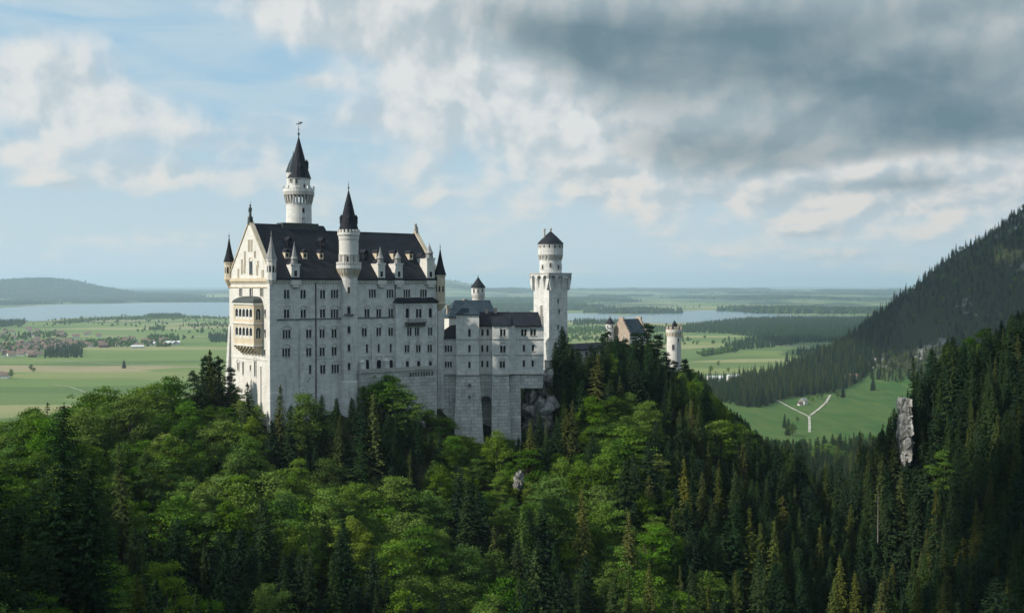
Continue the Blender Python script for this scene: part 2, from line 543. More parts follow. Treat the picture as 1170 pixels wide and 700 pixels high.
def H(x, y):
    x = np.asarray(x, float); y = np.asarray(y, float)
    m = near_mask(x, y)
    base = PLAIN + far_hills(x, y)
    near = np.clip(rbf(x, y), PLAIN, 220)
    rough = 5.0 * (fbm(x / 26.0, y / 26.0, 4, 3) - 0.5)
    h = base * (1 - m) + (near + rough) * m
    mt = mountain(x, y)
    return h + mt

def h1(x, y):
    return float(H(np.array([x]), np.array([y]))[0])

def axis(a, b, fine, lo, hi, ratio):
    mid = list(np.arange(a, b + 1e-6, fine))
    up = []; s = fine; v = b
    while v < hi:
        s *= ratio; v += s; up.append(v)
    dn = []; s = fine; v = a
    while v > lo:
        s *= ratio; v -= s; dn.append(v)
    return np.array(dn[::-1] + mid + up)

def ground_material():
    m, g, b, out = new_mat('meadows_and_forest_floor')
    geo = g.node('ShaderNodeNewGeometry'); P = geo.outputs['Position']
    at_ = g.node('ShaderNodeAttribute'); at_.attribute_name = 'forest'
    wood = at_.outputs['Fac']
    sep = g.node('ShaderNodeSeparateXYZ'); g.put(sep.inputs[0], P)
    # fields: strips of different crops
    mp = g.node('ShaderNodeMapping'); g.put(mp.inputs[0], P); mp.inputs['Rotation'].default_value = (0, 0, 0.35); mp.inputs['Scale'].default_value = (1 / 480.0, 1 / 165.0, 0.0)
    warp = g.noise(P, 0.0012, 3.0, 0.5, color=True)
    vw = g.node('ShaderNodeVectorMath', operation='MULTIPLY_ADD'); g.put(vw.inputs[0], warp); vw.inputs[1].default_value = (0.5, 0.5, 0.0); g.put(vw.inputs[2], mp.outputs[0])
    vo = g.node('ShaderNodeTexVoronoi'); g.put(vo.inputs['Vector'], vw.outputs[0]); vo.inputs['Scale'].default_value = 1.0; vo.feature = 'F1'; vo.distance = 'CHEBYCHEV'
    rp = g.node('ShaderNodeSeparateColor'); g.put(rp.inputs[0], vo.outputs['Color'])
    cr = g.node('ShaderNodeValToRGB'); g.put(cr.inputs[0], rp.outputs[0])
    cr.color_ramp.interpolation = 'CONSTANT'
    stops = [(0.0, (0.122, 0.174, 0.060)), (0.2, (0.151, 0.203, 0.064)), (0.36, (0.203, 0.232, 0.087)), (0.52, (0.095, 0.148, 0.049)), (0.66, (0.261, 0.261, 0.122)), (0.80, (0.133, 0.191, 0.058)), (0.92, (0.290, 0.249, 0.145))]
    el = cr.color_ramp.elements
    el[0].position, el[0].color = stops[0][0], (*stops[0][1], 1); el[1].position, el[1].color = stops[1][0], (*stops[1][1], 1)
    for p, c in stops[2:]:
        e = el.new(p); e.color = (*c, 1)
    blot = g.noise(P, 0.006, 6.0, 0.6); tiny = g.noise(P, 0.15, 5.0, 0.6)
    field = g.mix(g.mul(g.step(blot, 0.4, 0.75), 0.30), cr.outputs[0], (0.085, 0.140, 0.042))
    field = g.mix(g.mul(g.step(tiny, 0.4, 0.8), 0.35), field, (0.055, 0.10, 0.025))
    # meadow below the mountain: fresh plain green
    near = g.step(sep.outputs[1], 2050, 1750)
    right = g.mul(near, g.step(sep.outputs[0], 150, 260))
    mow = g.noise(g.xyz(g.mul(sep.outputs[0], 0.02), g.mul(sep.outputs[1], 0.004), 0.0), 3.0, 6.0, 0.65)
    mead = g.mix(g.step(blot, 0.35, 0.65), (0.036, 0.092, 0.022), (0.066, 0.120, 0.030))
    mead = g.mix(g.mul(g.step(mow, 0.42, 0.66), 0.7), mead, (0.095, 0.135, 0.040))
    mead = g.mix(g.mul(g.step(tiny, 0.45, 0.75), 0.4), mead, (0.028, 0.066, 0.016))
    field = g.mix(right, field, mead)
    # far land: woods and pastures in patches
    far = g.step(sep.outputs[1], 6500, 9500)
    mp2 = g.node('ShaderNodeMapping'); g.put(mp2.inputs[0], P); mp2.inputs['Scale'].default_value = (1 / 2600.0, 1 / 1500.0, 0.0)
    wp = g.noise(mp2.outputs[0], 2.6, 7.0, 0.62)
    woods = g.step(wp, 0.49, 0.53)
    farcol = g.mix(woods, field, (0.022, 0.050, 0.028))
    col = g.mix(far, field, farcol)
    floor_n = g.noise(P, 0.35, 6.0, 0.65)
    floor_c = g.mix(g.step(floor_n, 0.35, 0.65), (0.020, 0.026, 0.012), (0.040, 0.046, 0.018))
    # bare limestone on the steepest, unwooded ribs of the mountain
    nrm = g.node('ShaderNodeSeparateXYZ'); g.put(nrm.inputs[0], geo.outputs['Normal'])
    rockn = g.noise(P, 0.012, 6.0, 0.65)
    rk = g.mul(g.step(rockn, 0.585, 0.645), g.step(sep.outputs[1], 1200, 1500))
    floor_c = g.mix(rk, floor_c, g.mix(g.step(floor_n, 0.3, 0.7), (0.10, 0.10, 0.095), (0.24, 0.235, 0.22)))
    col = g.mix(wood, col, floor_c)
    g.put(b.inputs['Base Color'], col)
    b.inputs['Roughness'].default_value = 0.95
    b.inputs['Specular IOR Level'].default_value = 0.1
    return m

def water_material():
    m, g, b, out = new_mat('lake_water')
    geo = g.node('ShaderNodeNewGeometry')
    n = g.noise(geo.outputs['Position'], 0.02, 4.0, 0.6)
    b.inputs['Base Color'].default_value = (0.10, 0.17, 0.19, 1)
    b.inputs['Roughness'].default_value = 0.22
    b.inputs['IOR'].default_value = 1.33
    bp = g.node('ShaderNodeBump'); bp.inputs['Strength'].default_value = 0.08; bp.inputs['Distance'].default_value = 1.0
    g.put(bp.inputs['Height'], n); g.put(b.inputs['Normal'], bp.outputs[0])
    return m

def forest_mask(x, y):
    """1 where the ground is under trees"""
    m = near_mask(x, y)
    hh = H(x, y)
    f = sstep(hh, PLAIN + 1.5, PLAIN + 6) * (np.asarray(y) < 1000) * sstep(m, 0.02, 0.2)
    f = np.maximum(f, sstep(mountain(x, y), 16, 26) * (np.asarray(y) > 1000))
    return f

def build_ground():
    xs = axis(-300, 440, 4.5, -48000, 48000, 1.045)
    ys = axis(20, 640, 4.5, -6000, 62000, 1.032)
    gx, gy = np.meshgrid(xs, ys)
    z = H(gx.ravel(), gy.ravel()).reshape(gx.shape)
    nx, ny = len(xs), len(ys)
    co = np.stack([gx, gy, z], axis=-1).reshape(-1, 3)
    idx = np.arange(nx * ny).reshape(ny, nx)
    quads = np.stack([idx[:-1, :-1], idx[:-1, 1:], idx[1:, 1:], idx[1:, :-1]], axis=-1).reshape(-1, 4)
    me = bpy.data.meshes.new('ground')
    me.vertices.add(len(co)); me.vertices.foreach_set('co', co.ravel())
    me.loops.add(quads.size); me.loops.foreach_set('vertex_index', quads.ravel())
    me.polygons.add(len(quads)); me.polygons.foreach_set('loop_start', np.arange(0, quads.size, 4)); me.polygons.foreach_set('loop_total', np.full(len(quads), 4))
    me.polygons.foreach_set('use_smooth', np.ones(len(quads), bool))
    me.update(calc_edges=True)
    a = me.attributes.new('forest', 'FLOAT', 'POINT')
    a.data.foreach_set('value', forest_mask(co[:, 0], co[:, 1]).astype(np.float32))
    me.materials.append(ground_material())
    o = bpy.data.objects.new('ground', me); COL.objects.link(o)
    tag(o, kind='structure')
    wm = water_material()
    for poly in LAKE_XY:
        b = MB(); b.face([(x, y, LAKE_Z) for x, y in poly])
        if sum(poly[i][0] * poly[(i + 1) % len(poly)][1] - poly[(i + 1) % len(poly)][0] * poly[i][1] for i in range(len(poly))) < 0:
            b.f = [tuple(reversed(f)) for f in b.f]
        tag(b.build('lake', wm), kind='structure')

build_ground()

def strip(name, pts, width, mat, lift=0.08):
    """a track laid on the ground"""
    dense = []
    for (x0, y0), (x1, y1) in zip(pts[:-1], pts[1:]):
        n = max(2, int(math.hypot(x1 - x0, y1 - y0) / 12))
        dense += [(x0 + (x1 - x0) * k / n, y0 + (y1 - y0) * k / n) for k in range(n)]
    dense.append(pts[-1])
    b = MB()
    L = []; R = []
    for i, (x, y) in enumerate(dense):
        a = dense[max(i - 1, 0)]; c = dense[min(i + 1, len(dense) - 1)]
        d = Vector((c[0] - a[0], c[1] - a[1])).normalized()
        wv = width / 2 * (1 + 0.15 * math.sin(i * 1.7))
        for lst, s in ((L, 1), (R, -1)):
            X = x - d.y * wv * s; Y = y + d.x * wv * s
            lst.append((X, Y, h1(X, Y) + lift))
    for i in range(len(dense) - 1):
        b.face([R[i], R[i + 1], L[i + 1], L[i]])
    return tag(b.build(name, mat), kind='structure')

M['track'] = plain('pale_gravel_track', (0.36, 0.345, 0.29), 0.95, 0, 0.35, 0.12)
def plain_pts(lst, z=PLAIN):
    return [(on_level(px, py, z).x, on_level(px, py, z).y) for px, py in lst]
J = (924.5, 476)
strip('path', plain_pts([(888, 457.5), (905, 466.5), J]), 2.8, M['track'], 0.5)
strip('path', plain_pts([(948.5, 451.5), (944.5, 459), (936, 467), (926, 474.5)]), 3.2, M['track'], 0.55)
strip('path', plain_pts([J, (925, 483), (925, 494)]), 3.0, M['track'], 0.6)
strip('path', plain_pts([(60, 439), (80, 442), (96, 447.5), (120, 456)]), 2.0, M['track'], 0.5)
strip('road', plain_pts([(-30, 411), (60, 411.5), (140, 416.5), (262, 421)]), 4.5, M['track'], 0.5)

# ------------------------------------------------------------------ castle
class Bld:
    """a building: an empty at its base, local x along the front, y into the building"""
    def __init__(self, name, loc, rz, label, cat):
        self.o = empty(name, loc, rz, label, cat)
        self.loc = Vector(loc); self.c = math.cos(rz); self.s = math.sin(rz)

    def part(self, name, mb, mat, parent=None, smooth=False, label=None):
        o = mb.build(name, mat, parent or self.o, smooth)
        if label: o['label'] = label
        return o

    def local(self, p):
        d = Vector(p) - self.loc
        return Vector((d.x * self.c + d.y * self.s, -d.x * self.s + d.y * self.c, d.z))

    def on(self, O, d, px, py):
        """photo pixel -> (run along wall, height) on the vertical wall through local O with direction d"""
        r = ray(px, py)
        lr = Vector((r.x * self.c + r.y * self.s, -r.x * self.s + r.y * self.c, r.z))
        lo = self.local((0, 0, 0))
        n = (d[1], -d[0])
        t = ((O[0] - lo.x) * n[0] + (O[1] - lo.y) * n[1]) / (lr.x * n[0] + lr.y * n[1])
        p = lo + lr * t
        return (p.x - O[0]) * d[0] + (p.y - O[1]) * d[1], p.z

    def z(self, zw):
        return zw - self.loc.z


def wpt(O, d, s, z, off=0.0):
    return (O[0] + d[0] * s + d[1] * off, O[1] + d[1] * s - d[0] * off, z)

def wall(mb, O, d, s0, s1, z0, z1, openings=(), depth=0.35):
    """vertical wall face with real openings and their reveals (outward normal to the right of d turned clockwise)"""
    ops = [(max(a, s0), min(b, s1), max(c, z0), min(e, z1)) for a, b, c, e in openings if b > s0 and a < s1 and e > z0 and c < z1]
    zs = sorted({z0, z1} | {o[2] for o in ops} | {o[3] for o in ops})
    for za, zb in zip(zs[:-1], zs[1:]):
        if zb - za < 1e-5: continue
        act = sorted((o[0], o[1]) for o in ops if o[2] < zb - 1e-6 and o[3] > za + 1e-6)
        cur = s0
        for a, b in act:
            if a > cur + 1e-6:
                mb.face([wpt(O, d, cur, za), wpt(O, d, a, za), wpt(O, d, a, zb), wpt(O, d, cur, zb)])
            cur = max(cur, b)
        if s1 > cur + 1e-6:
            mb.face([wpt(O, d, cur, za), wpt(O, d, s1, za), wpt(O, d, s1, zb), wpt(O, d, cur, zb)])
    for a, b, c, e in ops:
        q = [(a, c), (b, c), (b, e), (a, e)]
        for k in range(4):
            (u0, w0), (u1, w1) = q[k], q[(k + 1) % 4]
            mb.face([wpt(O, d, u0, w0), wpt(O, d, u0, w0, -depth), wpt(O, d, u1, w1, -depth), wpt(O, d, u1, w1)])

def wbox(mb, O, d, s0, s1, z0, z1, o0, o1):
    """box on a wall: from offset o0 (may be negative, inside) to o1 (proud)"""
    mb.hexa([wpt(O, d, s0, z0, o1), wpt(O, d, s1, z0, o1), wpt(O, d, s1, z0, o0), wpt(O, d, s0, z0, o0)],
            [wpt(O, d, s0, z1, o1), wpt(O, d, s1, z1, o1), wpt(O, d, s1, z1, o0), wpt(O, d, s0, z1, o0)])

def window(bld, O, d, s, z, lights=2, lw=0.62, h=2.2, arch=True, hood=0.35, mat='frame', depth=0.35, parent=None, mull=0.3, big=False):
    """s, z: centre of the window. Returns the opening it needs."""
    bd = 0.10
    W = lights * lw + (lights - 1) * mull + 2 * bd
    a, b_, c, e = s - W / 2, s + W / 2, z - h / 2, z + h / 2
    mb = MB()
    r = lw / 2 if arch else 0.0
    spring = e - 0.08 - r
    x = a
    edges = [(a, a + bd)]
    xx = a + bd
    lt = []
    for k in range(lights):
        lt.append((xx, xx + lw)); xx += lw
        edges.append((xx, xx + (mull if k < lights - 1 else bd))); xx += mull
    off = -0.14
    for u0, u1 in edges:
        wbox(mb, O, d, u0, u1, c, e, off - 0.16, off)
    for u0, u1 in lt:
        cx = (u0 + u1) / 2
        if arch:
            n = 6
            for k in range(n):
                t0 = math.pi * (1 - k / n); t1 = math.pi * (1 - (k + 1) / n)
                p0 = (cx + r * math.cos(t0), spring + r * math.sin(t0)); p1 = (cx + r * math.cos(t1), spring + r * math.sin(t1))
                mb.face([wpt(O, d, p0[0], p0[1], off), wpt(O, d, p1[0], p1[1], off), wpt(O, d, p1[0], e, off), wpt(O, d, p0[0], e, off)])
                mb.face([wpt(O, d, p0[0], p0[1], off), wpt(O, d, p0[0], p0[1], off - 0.16), wpt(O, d, p1[0], p1[1], off - 0.16), wpt(O, d, p1[0], p1[1], off)])
        else:
            wbox(mb, O, d, u0, u1, e - 0.08, e, off - 0.16, off)
    wbox(mb, O, d, a - 0.12, b_ + 0.12, c - 0.22, c - 0.004, -0.05, 0.14)           # sill
    if hood:
        if arch and lights > 1 or big:
            # round relieving arch over the lights
            R = W / 2 + 0.12; n = 10; rise = min(R, hood + 0.75)
            for k in range(n):
                t0 = math.pi * (1 - k / n); t1 = math.pi * (1 - (k + 1) / n)
                f = lambda t, q: (s + (R + q) * math.cos(t), e + (rise + q) * math.sin(t))
                i0, i1, o1, o0 = f(t0, 0), f(t1, 0), f(t1, 0.22), f(t0, 0.22)
                mb.hexa([wpt(O, d, *i0, 0.16), wpt(O, d, *i1, 0.16), wpt(O, d, *i1, -0.02), wpt(O, d, *i0, -0.02)],
                        [wpt(O, d, *o0, 0.16), wpt(O, d, *o1, 0.16), wpt(O, d, *o1, -0.02), wpt(O, d, *o0, -0.02)])
        else:
            wbox(mb, O, d, a - 0.14, b_ + 0.14, e + 0.004, e + 0.2, -0.05, 0.12)
    w = bld.part('window', mb, M[mat], parent)
    pb = MB(); pb.face([wpt(O, d, a, c, -depth + 0.02), wpt(O, d, b_, c, -depth + 0.02), wpt(O, d, b_, e, -depth + 0.02), wpt(O, d, a, e, -depth + 0.02)])
    if parent is None:
        bld.part('pane', pb, M['glass'], w)
    else:
        bld.part('pane', pb, M['glass'], parent)
    return (a, b_, c, e)

def slit(bld, cx, cy, r, ang, z, w, h, mat='trim', arch=True):
    """a small window in a round tower"""
    ca, sa = math.cos(ang), math.sin(ang)
    O = (cx + ca * r, cy + sa * r); d = (-sa, ca)
    mb = MB(); t = 0.14
    wbox(mb, O, d, -w / 2 - t, -w / 2, z - h / 2, z + h / 2, -0.2, 0.10)
    wbox(mb, O, d, w / 2, w / 2 + t, z - h / 2, z + h / 2, -0.2, 0.10)
    wbox(mb, O, d, -w / 2 - t - 0.05, w / 2 + t + 0.05, z - h / 2 - 0.2, z - h / 2 - 0.002, -0.2, 0.16)
    wbox(mb, O, d, -w / 2 - t, w / 2 + t, z + h / 2 + 0.002, z + h / 2 + 0.2, -0.2, 0.13)
    if arch:
        for sgn in (-1, 1):
            mb.face([wpt(O, d, sgn * w / 2, z + h / 2, 0.07), wpt(O, d, 0, z + h / 2, 0.07), wpt(O, d, sgn * w * 0.28, z + h / 2 - w * 0.22, 0.07), wpt(O, d, sgn * w / 2, z + h / 2 - w / 2, 0.07)])
    wn = bld.part('window', mb, M[mat])
    pb = MB(); pb.face([wpt(O, d, -w / 2, z - h / 2, 0.04), wpt(O, d, w / 2, z - h / 2, 0.04), wpt(O, d, w / 2, z + h / 2, 0.04), wpt(O, d, -w / 2, z + h / 2, 0.04)])
    bld.part('pane', pb, M['glass'], wn)

def merlons(mb, cx, cy, r, z0, z1, n, thick=0.45, fill=0.55, ph=0.0):
    for k in range(n):
        a0 = ph + 2 * math.pi * (k) / n; a1 = a0 + 2 * math.pi / n * fill
        P = lambda a, q, z: (cx + q * math.cos(a), cy + q * math.sin(a), z)
        mb.hexa([P(a0, r - thick, z0), P(a0, r, z0), P(a1, r, z0), P(a1, r - thick, z0)], [P(a0, r - thick, z1), P(a0, r, z1), P(a1, r, z1), P(a1, r - thick, z1)])

def corbels(mb, cx, cy, r0, r1, z0, z1, n):
    """ring of brackets carrying a gallery"""
    for k in range(n):
        a0 = 2 * math.pi * k / n; a1 = a0 + 2 * math.pi / n * 0.5
        P = lambda a, q, z: (cx + q * math.cos(a), cy + q * math.sin(a), z)
        zm = z0 + 0.45 * (z1 - z0)
        mb.hexa([P(a0, r0 - 0.2, z0), P(a0, r0 + 0.15, z0), P(a1, r0 + 0.15, z0), P(a1, r0 - 0.2, z0)], [P(a0, r0 - 0.2, zm), P(a0, (r0 + r1) / 2 + 0.1, zm), P(a1, (r0 + r1) / 2 + 0.1, zm), P(a1, r0 - 0.2, zm)])
        mb.hexa([P(a0, r0 - 0.2, zm), P(a0, (r0 + r1) / 2 + 0.1, zm), P(a1, (r0 + r1) / 2 + 0.1, zm), P(a1, r0 - 0.2, zm)], [P(a0, r0 - 0.2, z1), P(a0, r1, z1), P(a1, r1, z1), P(a1, r0 - 0.2, z1)])

def finial(mb, cx, cy, z0, h, r=0.16):
    mb.lathe([(r, z0 - 0.4), (r, z0 + h * 0.22), (r * 2.4, z0 + h * 0.30), (r * 2.4, z0 + h * 0.36), (r * 0.8, z0 + h * 0.44), (r * 0.6, z0 + h * 0.62), (r * 1.7, z0 + h * 0.67), (r * 0.5, z0 + h * 0.74), (r * 0.3, z0 + h)], 8, cx, cy)

def gable_roof(mb, x0, x1, y0, y1, ze, zr, thick=0.35):
    """ridge along x, open ends closed"""
    ym = (y0 + y1) / 2
    i = len(mb.v)
    mb.v += [(x0, y0, ze), (x0, y1, ze), (x0, ym, zr), (x1, y0, ze), (x1, y1, ze), (x1, ym, zr), (x0, y0, ze - thick), (x0, y1, ze - thick), (x1, y0, ze - thick), (x1, y1, ze - thick)]
    mb.f += [(i, i + 3, i + 5, i + 2), (i + 1, i + 2, i + 5, i + 4), (i, i + 2, i + 1, i + 7, i + 6), (i + 3, i + 8, i + 9, i + 4, i + 5), (i, i + 6, i + 8, i + 3), (i + 1, i + 4, i + 9, i + 7), (i + 6, i + 7, i + 9, i + 8)]

def pyramid(mb, x0, x1, y0, y1, ze, zr, ax=None, ay=None):
    ax = (x0 + x1) / 2 if ax is None else ax; ay = (y0 + y1) / 2 if ay is None else ay
    i = len(mb.v)
    mb.v += [(x0, y0, ze), (x1, y0, ze), (x1, y1, ze), (x0, y1, ze), (ax, ay, zr), (x0, y0, ze - 0.3), (x1, y0, ze - 0.3), (x1, y1, ze - 0.3), (x0, y1, ze - 0.3)]
    mb.f += [(i, i + 1, i + 4), (i + 1, i + 2, i + 4), (i + 2, i + 3, i + 4), (i + 3, i, i + 4), (i + 5, i + 6, i + 1, i), (i + 6, i + 7, i + 2, i + 1), (i + 7, i + 8, i + 3, i + 2), (i + 8, i + 5, i, i + 3), (i + 8, i + 7, i + 6, i + 5)]

def hip_roof(mb, x0, x1, y0, y1, ze, zr, hx0, hx1):
    ym = (y0 + y1) / 2; i = len(mb.v)
    mb.v += [(x0, y0, ze), (x1, y0, ze), (x1, y1, ze), (x0, y1, ze), (x0 + hx0, ym, zr), (x1 - hx1, ym, zr), (x0, y0, ze - 0.3), (x1, y0, ze - 0.3), (x1, y1, ze - 0.3), (x0, y1, ze - 0.3)]
    mb.f += [(i, i + 1, i + 5, i + 4), (i + 2, i + 3, i + 4, i + 5), (i + 3, i, i + 4), (i + 1, i + 2, i + 5), (i + 6, i + 7, i + 1, i), (i + 7, i + 8, i + 2, i + 1), (i + 8, i + 9, i + 3, i + 2), (i + 9, i + 6, i, i + 3), (i + 9, i + 8, i + 7, i + 6)]


# ---- the palace -----------------------------------------------------------
def build_palace():
    L, W = 64.0, 29.0
    B = Bld('palace', (-73.5, 345.0, -46.0), math.atan2(.637, .771), 'white limestone palace with steep dark roof and arcaded bay on its sunlit gable', 'castle palace')
    ze = B.z(2.2); z0 = 0.0
    front = ((0, 0), (1, 0)); left = ((0, W), (0, -1))
    body = MB(); ops = []
    f = lambda px, py: B.on(*front, px, py)
    # risalit (shallow wing) at the right end of the front
    RO = ((0, -1.3), (1, 0))
    r0, _ = B.on(*RO, 452.5, 380); r1, _ = B.on(*RO, 499.5, 380)
    _, rz1 = B.on(*RO, 470, 345); rz0 = B.z(-46 + 4)
    rops = []
    rows = {
        1: [(327.7, 335.8, 2), (346.5, 335.8, 2), (368.8, 336, 2), (382.5, 335.5, 3), (425.7, 335, 3), (445.8, 335, 3), (465, 335, 3), (484, 335, 3)],
        2: [(327.7, 358.3, 2), (346.7, 358.3, 2), (368.8, 358, 2), (382.5, 358, 3), (419.5, 357.6, 2), (433, 357.4, 2), (446.7, 357.2, 2)],
        3: [(327.7, 381.5, 3), (353, 381, 2), (368.3, 380.8, 2), (382, 380.6, 2), (416.5, 379.2, 2), (433, 378.7, 2), (446.7, 378.6, 2)],
        4: [(327.2, 402.5, 3), (353, 402, 2), (368.3, 401.6, 2), (382, 401, 2), (419.5, 398, 1), (433, 397.6, 1), (446.7, 397.4, 1)],
        5: [(369, 421.7, 2), (383.3, 421.2, 3), (354.5, 422, 1)],
    }
    for k, lst in rows.items():
        for px, py, n in lst:
            s, z = f(px, py)
            ops.append(window(B, *front, s, z, n, 0.72 if n < 3 else 0.66, 2.7 if k < 5 else 2.8, True, 0.0 if k == 1 else 0.38))
    for px in (419.5, 433.2, 446.7):                              # big round-headed openings above the terrace
        s, z = f(px, 417)
        ops.append(window(B, *front, s, z, 1, 1.7, 3.6, True, 0.3, big=True))
    for px, py, n, lw, h, big in [(465.7, 357.4, 1, 1.3, 3.2, True), (478.7, 357.6, 2, 0.95, 3.0, False), (492, 357, 1, 1.3, 3.2, True), (468, 378.6, 2, 0.7, 2.7, False), (476.5, 378.6, 2, 0.7, 2.7, False), (491.7, 378.3, 2, 0.7, 2.7, False),
                                  (465.3, 398, 2, 0.75, 2.5, False), (478.3, 398, 2, 0.75, 2.5, False), (491.3, 397.6, 2, 0.75, 2.5, False), (465.7, 417, 1, 1.3, 2.9, True), (478.7, 417, 1, 1.3, 2.9, True), (492, 417, 1, 1.3, 2.9, True)]:
        s, z = B.on(*RO, px, py)
        rops.append(window(B, *RO, s, z, n, lw, h, True, 0.3, big=big))
    # west gable wall
    l = lambda px, py: B.on(*left, px, py)
    gops = []
    for px, py, n, lw, h, a in [(275, 334, 2, 0.9, 2.6, False), (286.8, 334, 2, 0.9, 2.6, False), (298.9, 334, 2, 0.9, 2.6, False),
                             (272.3, 418.5, 2, 0.6, 2.6, True), (277.6, 420.5, 1, 0.9, 4.2, True), (291.6, 421, 2, 0.65, 5.0, True), (286, 420, 1, 0.8, 1.6, True),
                             (302.5, 403, 1, 0.7, 2.0, True), (303, 381, 1, 0.7, 2.4, True), (303, 358, 1, 0.7, 2.4, True)]:
        s, z = l(px, py)
        gops.append(window(B, *left, s, z, n, lw, h, a, 0.3, mat='cream'))
    wall(body, *front, 0, L, z0, ze, ops)
    wall(body, (L, 0), (0, 1), 0, W, z0, ze)
    wall(body, (L, W), (-1, 0), 0, L, z0, ze)
    B.part('front_wall', body, M['white'])
    gw = MB()
    wall(gw, *left, 0, W, z0, ze, gops)
    # gables: a wall triangle a little higher than the roof, with coping
    zr1, zr2 = B.z(19.4), B.z(17.9)
    B.part('gable_wall', gw, M['cream'])
    for x, sg, zr, h in ((0.0, 1, zr1, 1), (L, -1, zr2, 1)):
        gm = MB(); cop = MB()
        t = [(x, -0.4, ze), (x, W + 0.4, ze), (x, W / 2, zr + 0.7)]
        u = [(x + 0.9 * sg, p[1], p[2]) for p in t]
        if sg > 0:
            gm.face([t[1], t[0], t[2]]); gm.face([u[0], u[1], u[2]])
        else:
            gm.face([t[0], t[1], t[2]]); gm.face([u[1], u[0], u[2]])
        for p, q, pu, qu in ((t[0], t[2], u[0], u[2]), (t[2], t[1], u[2], u[1])):
            gm.face([p, q, qu, pu])
            v = Vector(q) - Vector(p); nrm = Vector((0, -v.z, v.y)).normalized()
            if nrm.z < 0: nrm = -nrm
            e = Vector((-0.3 * sg, 0, 0)); e2 = Vector((0.3 * sg, 0, 0))
            a0, b0, a1, b1 = Vector(p) + e, Vector(q) + e, Vector(pu) + e2, Vector(qu) + e2
            up = nrm * 0.35; dn = nrm * 0.03
            cop.hexa([a0 + dn, b0 + dn, b1 + dn, a1 + dn], [a0 + up, b0 + up, b1 + up, a1 + up])
        gb = B.part('gable', gm, M['cream']); B.part('coping', cop, M['ochre'], gb)
    # relief on the west gable: blind arcades and a niche with a figure
    for px, py, w, h in [(284.5, 281, 0.55, 3.6), (287.5, 281, 0.55, 3.6), (280, 296, 0.5, 4.6), (291.5, 291, 0.5, 2.0), (276.5, 305, 0.5, 4.6), (295, 302, 0.6, 2.0), (272.5, 313, 0.5, 3.0), (300.3, 313, 0.8, 2.2), (279.5, 307, 0.5, 3.0), (294, 309, 0.5, 3.0)]:
        s, z = l(px, py); rl = MB(); dk = MB()
        for sg in (-1, 1):
            wbox(rl, *left, s + sg * (w / 2 + 0.13) - 0.1, s + sg * (w / 2 + 0.13) + 0.1, z - h / 2, z + h / 2, -0.05, 0.16)
        wbox(rl, *left, s - w / 2 - 0.25, s + w / 2 + 0.25, z + h / 2 + 0.002, z + h / 2 + 0.2, -0.05, 0.2)
        dk.face([wpt(*left, s - w / 2, z - h / 2, 0.03), wpt(*left, s + w / 2, z - h / 2, 0.03), wpt(*left, s + w / 2, z + h / 2, 0.03), wpt(*left, s - w / 2, z + h / 2, 0.03)])
        ba = B.part('blind_arch', rl, M['ochre']); B.part('recess', dk, M['trim'], ba)
    s, z = l(286.8, 306)
    window(B, *left, s, z, 1, 1.8, 4.2, True, 0.4, mat='ochre', depth=-0.12, big=True)
    # cornices
    c = MB()
    wbox(c, *front, 1.6, L - 0.2, ze - 1.0, ze - 0.15, -0.1, 0.5)
    n = 62
    for k in range(n):
        s = 1.8 + (L - 2.4) * k / n
        wbox(c, *front, s, s + 0.5, ze - 1.55, ze - 1.004, -0.1, 0.42)
    B.part('cornice', c, M['cream'])
    c = MB()
    wbox(c, *left, -0.3, W + 0.3, ze - 0.9, ze + 0.1, -0.1, 0.55)
    for k in range(28):
        s = 0.4 + (W - 1) * k / 28
        wbox(c, *left, s, s + 0.5, ze - 1.5, ze - 0.904, -0.1, 0.4)
    wbox(c, *left, 0.0, W, ze - 2.9, ze - 2.55, -0.1, 0.25)
    B.part('gable_cornice', c, M['ochre'])
    # dark drip course, lower string courses
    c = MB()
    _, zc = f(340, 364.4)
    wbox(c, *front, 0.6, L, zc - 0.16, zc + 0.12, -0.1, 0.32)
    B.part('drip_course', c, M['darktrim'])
    c = MB()
    _, zc2 = f(360, 409.5)
    wbox(c, *front, 12.5, L, zc2 - 0.14, zc2 + 0.1, -0.1, 0.14)
    wbox(c, *left, 0, W, zc2 - 0.2, zc2 + 0.1, -0.1, 0.16)
    B.part('string_course', c, M['white'])
    # pilasters on the corner and the front
    c = MB()
    wbox(c, *front, -0.9, 1.5, 0, ze - 1.9, -1.0, 0.55); wbox(c, *front, -1.1, 1.9, 0, B.z(-33), -1.2, 0.95)
    B.part('corner_pilaster', c, M['white'])
    c = MB(); s, zt = f(343.5, 376); wbox(c, *front, s - 0.45, s + 0.45, 4, zt, -0.1, 0.4); B.part('pilaster', c, M['white'])
    c = MB(); s, zt = f(425.5, 381); wbox(c, *front, s - 0.5, s + 0.5, 10, zt, -0.1, 0.4); B.part('pilaster', c, M['white'])
    c = MB(); s, zt = l(297, 418); wbox(c, *left, s - 0.9, s + 0.9, 4, zt, -0.1, 0.35); B.part('buttress', c, M['cream'])
    c = MB(); c.hexa([(-2.2, W - 1.2, 0), (0.5, W - 1.2, 0), (0.5, W + 0.8, 0), (-2.2, W + 0.8, 0)], [(-0.2, W - 0.9, B.z(-13)), (0.5, W - 0.9, B.z(-13)), (0.5, W + 0.4, B.z(-13)), (-0.2, W + 0.4, B.z(-13))]); B.part('buttress', c, M['white'])
    for px in (360.7, 451.2):
        c = MB(); s, _ = f(px, 380); wbox(c, *front, s - 0.13, s + 0.13, 5.0, ze - 1.0, 0.05, 0.3)
        B.part('downpipe', c, M['iron'])
    # main roofs, the western one higher
    s_mid, _ = f(397, 290)
    rf = MB(); gable_roof(rf, 0.9, s_mid, -0.9, W + 0.9, ze - 0.1, zr1)
